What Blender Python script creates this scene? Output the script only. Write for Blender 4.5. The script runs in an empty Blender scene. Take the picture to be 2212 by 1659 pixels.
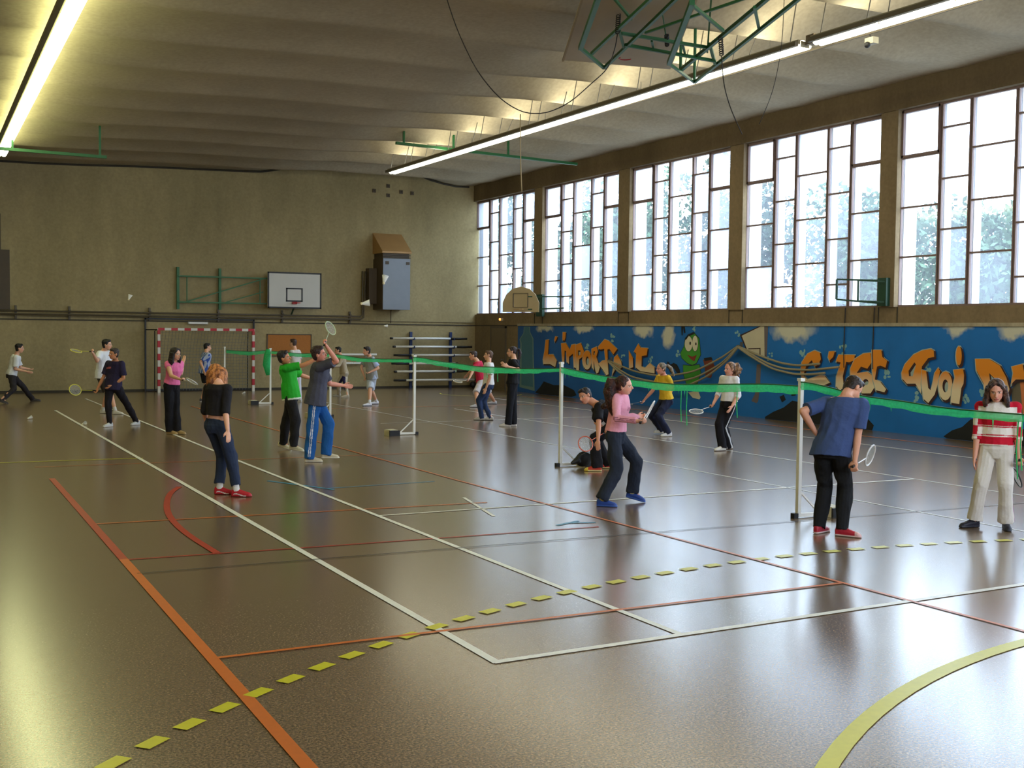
import bpy, bmesh, math, random
import numpy as np
from mathutils import Vector, Matrix
PEOPLE = {
 'runner': [1.76,0,(0.997,-0.074,0.0),(0.997,-0.074,0.0),(0.997,-0.074,0.0),(0.997,-0.074,0.0),(2.435,32.876,0.715),(2.565,32.835,1.243),(2.629,32.777,1.426),(2.564,33.028,1.184),(2.676,33.009,0.903),(2.885,33.18,0.866),(2.442,32.968,0.715),(2.731,33.07,0.412),(2.982,33.187,0.079),(2.537,32.652,1.184),(2.515,32.643,0.882),(2.78,32.618,0.82),(2.428,32.785,0.715),(2.469,32.522,0.376),(2.167,32.349,0.119)],
 'whitetee': [1.8,0,(0.786,-0.618,0.0),(0.919,-0.393,0.0),(0.786,-0.618,0.0),(0.786,-0.618,0.0),(4.02,28.007,0.895),(4.053,28.018,1.452),(4.095,27.884,1.603),(4.168,28.169,1.389),(4.202,28.277,1.101),(4.293,28.469,0.92),(4.077,28.081,0.895),(4.161,27.894,0.488),(4.245,27.707,0.081),(3.93,27.866,1.389),(3.844,27.616,1.228),(3.73,27.438,1.41),(3.962,27.934,0.895),(4.112,27.923,0.48),(4.027,28.095,0.081)],
 'navytee': [1.66,0,(-0.805,-0.593,0.0),(-0.931,-0.365,0.0),(-0.805,-0.593,0.0),(-0.805,-0.593,0.0),(3.719,24.528,0.801),(3.763,24.532,1.313),(3.72,24.425,1.466),(3.863,24.388,1.256),(3.897,24.371,0.972),(3.685,24.396,0.829),(3.771,24.459,0.801),(3.982,24.494,0.438),(4.194,24.529,0.075),(3.653,24.674,1.256),(3.558,24.677,0.986),(3.443,24.681,0.756),(3.668,24.598,0.801),(3.594,24.396,0.456),(3.617,24.251,0.075)],
 'pinktop': [1.68,0,(0.626,-0.78,0.0),(0.626,-0.78,0.0),(0.626,-0.78,0.0),(0.626,-0.78,0.0),(4.424,22.221,0.905),(4.443,22.054,1.381),(4.434,21.923,1.522),(4.581,22.186,1.325),(4.632,22.396,1.133),(4.705,22.535,1.34),(4.492,22.275,0.905),(4.505,22.206,0.49),(4.517,22.137,0.076),(4.301,21.961,1.325),(4.325,21.764,1.116),(4.428,21.53,1.065),(4.356,22.166,0.905),(4.365,22.178,0.49),(4.374,22.19,0.076)],
 'goalboy': [1.62,0,(0.992,0.126,0.0),(0.992,0.126,0.0),(0.992,0.126,0.0),(0.992,0.126,0.0),(7.16,31.629,0.838),(7.22,31.623,1.337),(7.268,31.724,1.486),(7.191,31.796,1.281),(7.316,31.714,1.045),(7.353,31.606,0.821),(7.15,31.712,0.838),(7.201,31.579,0.456),(7.253,31.446,0.073),(7.235,31.452,1.281),(7.029,31.492,1.097),(7.099,31.418,0.867),(7.171,31.545,0.838),(7.21,31.633,0.453),(7.112,31.703,0.073)],
 'crop': [1.62,0,(0.894,0.449,0.0),(0.958,0.287,0.0),(0.88,-0.475,0.0),(0.88,-0.475,0.0),(3.288,13.871,0.836),(3.308,13.887,1.337),(3.33,14.025,1.46),(3.228,14.04,1.281),(3.18,14.03,1.006),(3.248,14.203,0.836),(3.25,13.947,0.836),(3.382,13.974,0.462),(3.329,13.907,0.073),(3.383,13.73,1.281),(3.343,13.669,1.012),(3.336,13.529,0.803),(3.326,13.796,0.836),(3.427,13.732,0.457),(3.467,13.635,0.073)],
 'green': [1.68,0,(0.892,-0.452,0.0),(0.892,-0.452,0.0),(0.8,-0.6,0.0),(0.8,-0.6,0.0),(5.584,18.431,0.909),(5.53,18.486,1.425),(5.439,18.362,1.542),(5.617,18.64,1.366),(5.857,18.728,1.23),(6.065,18.875,1.176),(5.623,18.509,0.909),(5.573,18.61,0.513),(5.522,18.712,0.116),(5.455,18.319,1.366),(5.718,18.21,1.417),(5.94,18.14,1.534),(5.544,18.353,0.909),(5.588,18.214,0.524),(5.532,18.122,0.126)],
 'blue': [1.78,0,(0.92,-0.391,0.0),(0.92,-0.391,0.0),(0.92,-0.391,0.0),(0.92,-0.391,0.0),(5.485,16.84,0.95),(5.565,16.826,1.496),(5.481,16.705,1.638),(5.63,17.003,1.434),(5.774,17.05,1.168),(6.031,17.143,1.132),(5.522,16.925,0.95),(5.681,16.802,0.563),(5.624,16.766,0.13),(5.481,16.652,1.434),(5.671,16.434,1.534),(5.504,16.386,1.748),(5.449,16.755,0.95),(5.412,16.78,0.515),(5.375,16.805,0.08)],
 'backwhite': [1.68,0,(-0.681,0.732,-0.0),(-0.681,0.732,-0.0),(-0.681,0.732,-0.0),(-0.681,0.732,-0.0),(9.531,31.004,0.911),(9.508,31.042,1.429),(9.465,31.075,1.62),(9.379,30.916,1.371),(9.47,30.957,1.1),(9.453,31.071,0.866),(9.467,30.944,0.911),(9.461,30.962,0.493),(9.454,30.98,0.076),(9.643,31.161,1.371),(9.644,31.012,1.123),(9.598,30.987,0.868),(9.595,31.063,0.911),(9.609,30.996,0.493),(9.622,30.928,0.076)],
 'beige': [1.62,0,(-0.969,0.249,0.0),(-0.969,0.249,0.0),(-0.969,0.249,0.0),(-0.969,0.249,0.0),(11.566,32.821,0.713),(11.492,32.885,1.206),(11.409,32.938,1.384),(11.458,32.71,1.15),(11.319,32.591,0.94),(11.104,32.463,0.917),(11.545,32.739,0.713),(11.456,32.972,0.405),(11.528,33.18,0.073),(11.544,33.045,1.15),(11.467,33.183,0.921),(11.383,33.407,0.844),(11.587,32.902,0.713),(11.556,32.666,0.393),(11.526,32.43,0.073)],
 'shorts': [1.72,0,(-1.0,0.013,0.0),(-1.0,0.013,0.0),(-1.0,0.013,0.0),(-1.0,0.013,0.0),(11.024,29.072,0.769),(10.97,29.127,1.297),(10.864,29.054,1.446),(10.974,28.937,1.237),(11.123,28.871,0.99),(10.879,28.844,0.887),(11.023,28.983,0.769),(11.052,29.184,0.4),(11.264,29.357,0.077),(10.979,29.305,1.237),(10.794,29.282,1.008),(10.856,29.199,0.762),(11.026,29.162,0.769),(10.92,28.927,0.423),(10.815,28.693,0.077)],
 'redtee': [1.8,0,(-0.897,0.441,-0.0),(-0.897,0.441,-0.0),(-0.897,0.441,-0.0),(-0.897,0.441,-0.0),(13.731,27.93,0.643),(13.633,28.009,1.187),(13.56,28.119,1.346),(13.559,27.828,1.125),(13.348,27.67,0.963),(13.19,27.564,0.759),(13.69,27.846,0.643),(13.428,27.62,0.369),(13.305,27.308,0.081),(13.729,28.173,1.125),(13.645,28.403,0.936),(13.622,28.646,0.8),(13.773,28.014,0.643),(14.063,28.199,0.362),(14.354,28.384,0.081)],
 'jeans': [1.62,0,(-0.895,0.446,-0.0),(-0.895,0.446,-0.0),(-0.895,0.446,-0.0),(-0.895,0.446,-0.0),(11.608,23.264,0.801),(11.622,23.282,1.303),(11.658,23.38,1.457),(11.543,23.125,1.246),(11.532,23.046,0.979),(11.455,23.071,0.741),(11.571,23.188,0.801),(11.39,23.297,0.464),(11.463,23.283,0.073),(11.698,23.435,1.246),(11.685,23.543,0.989),(11.68,23.669,0.772),(11.646,23.339,0.801),(11.516,23.342,0.426),(11.651,23.217,0.073)],
 'blackgirl': [1.68,0,(-0.841,0.541,-0.0),(-0.841,0.541,-0.0),(-0.841,0.541,-0.0),(-0.841,0.541,-0.0),(11.33,21.563,0.901),(11.359,21.575,1.421),(11.373,21.69,1.575),(11.258,21.422,1.362),(11.275,21.183,1.2),(11.027,21.187,1.278),(11.283,21.49,0.901),(11.241,21.499,0.488),(11.199,21.509,0.076),(11.453,21.724,1.362),(11.472,21.933,1.163),(11.461,22.173,1.265),(11.377,21.637,0.901),(11.376,21.604,0.488),(11.375,21.571,0.076)],
 'lean': [1.66,-4,(-0.858,0.514,0.0),(-0.996,-0.088,0.0),(-0.858,0.514,0.0),(-0.858,0.514,0.0),(9.191,14.185,0.698),(8.78,14.13,0.973),(8.645,14.207,1.091),(8.736,13.984,0.941),(8.644,13.83,0.719),(8.568,13.714,0.502),(9.147,14.111,0.698),(8.834,14.238,0.471),(8.825,14.139,0.075),(8.919,14.289,0.941),(8.966,14.41,0.687),(8.96,14.169,0.597),(9.236,14.259,0.698),(8.986,14.436,0.43),(9.172,14.362,0.075)],
 'pinkjacket': [1.6,0,(0.733,-0.68,0.0),(0.733,-0.68,0.0),(0.733,-0.68,0.0),(0.733,-0.68,0.0),(7.332,11.362,0.806),(7.386,11.358,1.293),(7.346,11.212,1.398),(7.496,11.484,1.237),(7.604,11.575,1.001),(7.84,11.65,0.99),(7.389,11.423,0.806),(7.598,11.306,0.495),(7.603,11.396,0.112),(7.263,11.233,1.237),(7.17,11.077,1.031),(7.292,10.861,1.012),(7.276,11.301,0.806),(7.248,11.201,0.428),(7.083,11.236,0.072)],
 'yellow': [1.62,0,(-0.996,0.093,0.0),(-0.996,0.093,0.0),(-0.996,0.093,0.0),(-0.996,0.093,0.0),(13.214,18.643,0.688),(13.164,18.695,1.185),(13.054,18.62,1.316),(13.154,18.516,1.129),(13.312,18.599,0.915),(13.298,18.761,0.724),(13.206,18.559,0.688),(12.928,18.508,0.41),(13.11,18.397,0.073),(13.186,18.861,1.129),(13.08,18.919,0.878),(12.94,19.0,0.686),(13.222,18.727,0.688),(12.983,18.815,0.384),(13.263,18.849,0.103)],
 'whitegirl': [1.62,0,(-1.0,-0.029,0.0),(-1.0,-0.029,0.0),(-1.0,-0.029,0.0),(-1.0,-0.029,0.0),(12.585,15.913,0.778),(12.604,15.929,1.28),(12.521,15.827,1.412),(12.607,15.754,1.223),(12.631,15.716,0.948),(12.461,15.669,0.77),(12.587,15.829,0.778),(12.49,15.917,0.403),(12.695,16.004,0.073),(12.597,16.1,1.223),(12.529,16.136,0.955),(12.357,16.045,0.796),(12.582,15.998,0.778),(12.371,15.901,0.456),(12.38,15.793,0.073)],
 'bluetee': [1.72,30,(0.85,0.527,0.0),(0.998,-0.056,0.0),(0.957,0.289,0.0),(0.527,-0.85,0.0),(8.221,8.745,0.856),(8.349,8.704,1.372),(8.51,8.765,1.469),(8.238,8.865,1.313),(7.952,8.877,1.238),(8.117,8.878,1.029),(8.174,8.821,0.856),(8.299,8.908,0.463),(8.147,8.823,0.077),(8.432,8.552,1.313),(8.389,8.559,1.021),(8.306,8.505,0.773),(8.268,8.669,0.856),(8.394,8.72,0.457),(8.249,8.604,0.077)],
 'striped': [1.6,8,(-0.772,-0.636,0.0),(-0.772,-0.636,0.0),(-0.65,-0.76,0.0),(-0.983,0.183,0.0),(10.106,8.322,0.828),(10.128,8.336,1.324),(10.013,8.268,1.45),(10.235,8.202,1.268),(10.235,8.167,0.995),(10.16,8.085,0.773),(10.159,8.258,0.828),(10.072,8.168,0.457),(10.142,8.207,0.072),(10.017,8.467,1.268),(9.989,8.466,0.994),(9.922,8.436,0.757),(10.053,8.387,0.828),(9.928,8.353,0.459),(9.929,8.427,0.072)],
}
LETTERS = {'L': [[(32.196,1.745),(31.99,1.773),(32.029,1.292),(31.698,1.3),(31.467,1.117),(31.561,0.902),(31.894,0.992),(32.332,0.979),(32.362,1.131),(32.265,1.388)]],'apostrophe': [[(31.587,1.865),(31.436,1.866),(31.509,1.766),(31.607,1.69),(31.634,1.764)]],'I': [[(31.118,2.005),(30.922,2.006),(30.942,1.834),(31.013,1.734),(31.122,1.77)]],'M': [[(31.207,1.658),(30.913,1.674),(30.666,1.47),(30.574,1.618),(30.337,1.646),(30.26,1.429),(30.199,0.898),(30.413,0.939),(30.471,1.352),(30.708,1.248),(30.703,1.028),(30.85,1.097),(30.882,1.416),(30.98,1.439),(30.994,1.044),(31.118,1.065)]],'P': [[(30.313,1.622),(30.01,1.687),(29.818,1.438),(29.905,1.268),(30.09,1.191),(30.104,0.853),(30.245,0.848),(30.302,1.234)],[(30.167,1.455),(30.027,1.458),(30.023,1.337),(30.162,1.286)]],'O': [[(29.373,1.186),(29.39,1.077),(29.444,0.983),(29.528,0.918),(29.628,0.893),(29.731,0.911),(29.819,0.971),(29.879,1.062),(29.903,1.172),(29.885,1.283),(29.83,1.377),(29.745,1.441),(29.644,1.465),(29.542,1.445),(29.455,1.385),(29.396,1.294)],[(29.526,1.158),(29.532,1.108),(29.55,1.065),(29.579,1.036),(29.614,1.025),(29.649,1.034),(29.679,1.061),(29.7,1.103),(29.709,1.153),(29.703,1.204),(29.684,1.247),(29.656,1.276),(29.621,1.287),(29.586,1.278),(29.555,1.25),(29.535,1.208)]],'R': [[(29.387,1.518),(29.098,1.593),(29.028,1.454),(29.112,1.287),(28.904,0.988),(28.988,0.821),(29.098,0.793),(29.217,1.072),(29.265,1.165),(29.234,0.883),(29.349,0.974),(29.38,1.257)],[(29.272,1.449),(29.183,1.451),(29.203,1.356),(29.269,1.331)]],'T': [[(29.009,1.595),(28.665,1.81),(28.448,1.766),(27.975,1.543),(28.181,1.379),(28.398,1.536),(28.505,1.511),(28.475,1.187),(28.421,0.795),(28.549,0.767),(28.772,0.946),(28.995,1.079),(28.778,1.179),(28.605,1.207),(28.679,1.531),(28.875,1.504),(29.007,1.525)]],'A': [[(28.136,1.288),(27.971,1.384),(27.757,1.184),(27.711,1.027),(27.874,0.93),(28.043,0.97),(28.249,0.756),(28.171,1.012)]],'N': [[(27.377,1.509),(27.169,1.312),(27.142,1.045),(27.342,0.994)]],'T.2': [[(27.115,1.492),(26.902,1.707),(26.781,1.598),(26.431,1.594),(26.483,1.395),(26.716,1.368),(26.727,1.081),(26.55,1.042),(26.323,1.181),(26.092,1.079),(26.087,0.906),(26.782,0.946),(27.022,1.049),(26.993,1.428)]],'C': [[(20.25,1.379),(20.062,1.578),(19.838,1.656),(19.665,1.611),(19.626,1.468),(19.707,1.346),(19.809,1.295),(19.918,1.437),(20.089,1.31),(20.187,1.088),(20.043,0.996),(19.631,1.109),(19.495,1.102),(19.322,0.955),(19.555,0.873),(19.935,0.904),(20.218,0.94),(20.279,1.182)]],'apostrophe.2': [[(19.378,1.641),(19.196,1.656),(19.241,1.526),(19.355,1.44),(19.401,1.522)]],'E': [[(19.078,1.577),(18.594,1.588),(18.59,1.472),(18.748,1.422),(18.845,1.431),(18.873,1.302),(18.931,1.113),(18.89,0.857),(19.019,0.804),(19.137,0.893),(19.128,1.105),(19.036,1.32),(19.007,1.414),(19.155,1.434)]],'S': [[(18.711,1.284),(18.591,1.495),(18.344,1.616),(18.128,1.644),(18.091,1.441),(18.209,1.301),(18.397,1.34),(18.518,1.198),(18.206,1.232),(17.988,1.127),(17.967,0.947),(18.099,0.782),(18.346,0.769),(18.541,0.967),(18.705,1.098)],[(18.165,1.018),(18.179,0.977),(18.218,0.95),(18.268,0.948),(18.309,0.971),(18.326,1.011),(18.312,1.052),(18.272,1.078),(18.223,1.08),(18.182,1.057)]],'T.3': [[(18.099,1.701),(17.827,1.706),(17.792,1.561),(17.655,1.486),(17.695,1.34),(17.846,1.38),(17.935,1.355),(17.987,1.082),(17.834,1.043),(17.665,0.894),(17.707,0.825),(17.949,0.858),(18.042,1.08),(18.066,1.26),(18.077,1.486)]],'Q': [[(17.253,1.245),(17.173,1.423),(16.953,1.625),(16.733,1.716),(16.515,1.753),(16.433,1.722),(16.415,1.595),(16.563,1.57),(16.722,1.394),(16.735,1.134),(16.725,0.854),(16.876,1.042),(17.102,1.031),(17.234,1.135)],[(17.068,1.295),(16.919,1.474),(16.876,1.432),(16.952,1.191),(17.051,1.187)]],'U': [[(16.719,1.329),(16.609,1.311),(16.542,0.971),(16.486,0.931),(16.436,1.061),(16.39,1.277),(16.313,1.385),(16.257,1.324),(16.302,1.068),(16.375,0.851),(16.531,0.671),(16.658,0.75),(16.723,1.049)]],'O.2': [[(15.941,1.042),(15.951,0.933),(15.985,0.84),(16.039,0.775),(16.104,0.75),(16.172,0.768),(16.231,0.826),(16.272,0.917),(16.29,1.026),(16.28,1.136),(16.245,1.23),(16.19,1.294),(16.124,1.318),(16.057,1.299),(15.999,1.239),(15.958,1.149)],[(16.043,1.037),(16.047,0.989),(16.061,0.947),(16.083,0.919),(16.11,0.908),(16.138,0.916),(16.162,0.942),(16.179,0.982),(16.186,1.03),(16.182,1.079),(16.168,1.121),(16.146,1.149),(16.119,1.16),(16.091,1.152),(16.067,1.125),(16.05,1.085)]],'I.2': [[(15.929,1.356),(15.698,1.385),(15.668,1.262),(15.675,1.096),(15.723,1.011),(15.763,0.697),(15.972,0.715),(15.955,0.978),(15.885,1.212)]],'I.3': [[(15.735,1.632),(15.739,1.551),(15.756,1.486),(15.783,1.449),(15.813,1.448),(15.843,1.483),(15.864,1.548),(15.874,1.629),(15.87,1.71),(15.853,1.776),(15.826,1.813),(15.796,1.813),(15.766,1.778),(15.745,1.713)]],'D': [[(15.415,1.579),(15.095,1.587),(14.85,1.473),(14.7,1.259),(14.622,1.044),(14.705,0.741),(14.939,0.626),(15.111,0.675),(15.2,1.117),(15.383,1.375)],[(15.086,1.325),(14.936,1.21),(14.878,0.931),(14.995,0.824)]],'A.2': [[(14.59,1.462),(14.357,1.518),(14.282,1.237),(14.489,1.228),(14.601,1.124),(14.551,1.344)]]}
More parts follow.
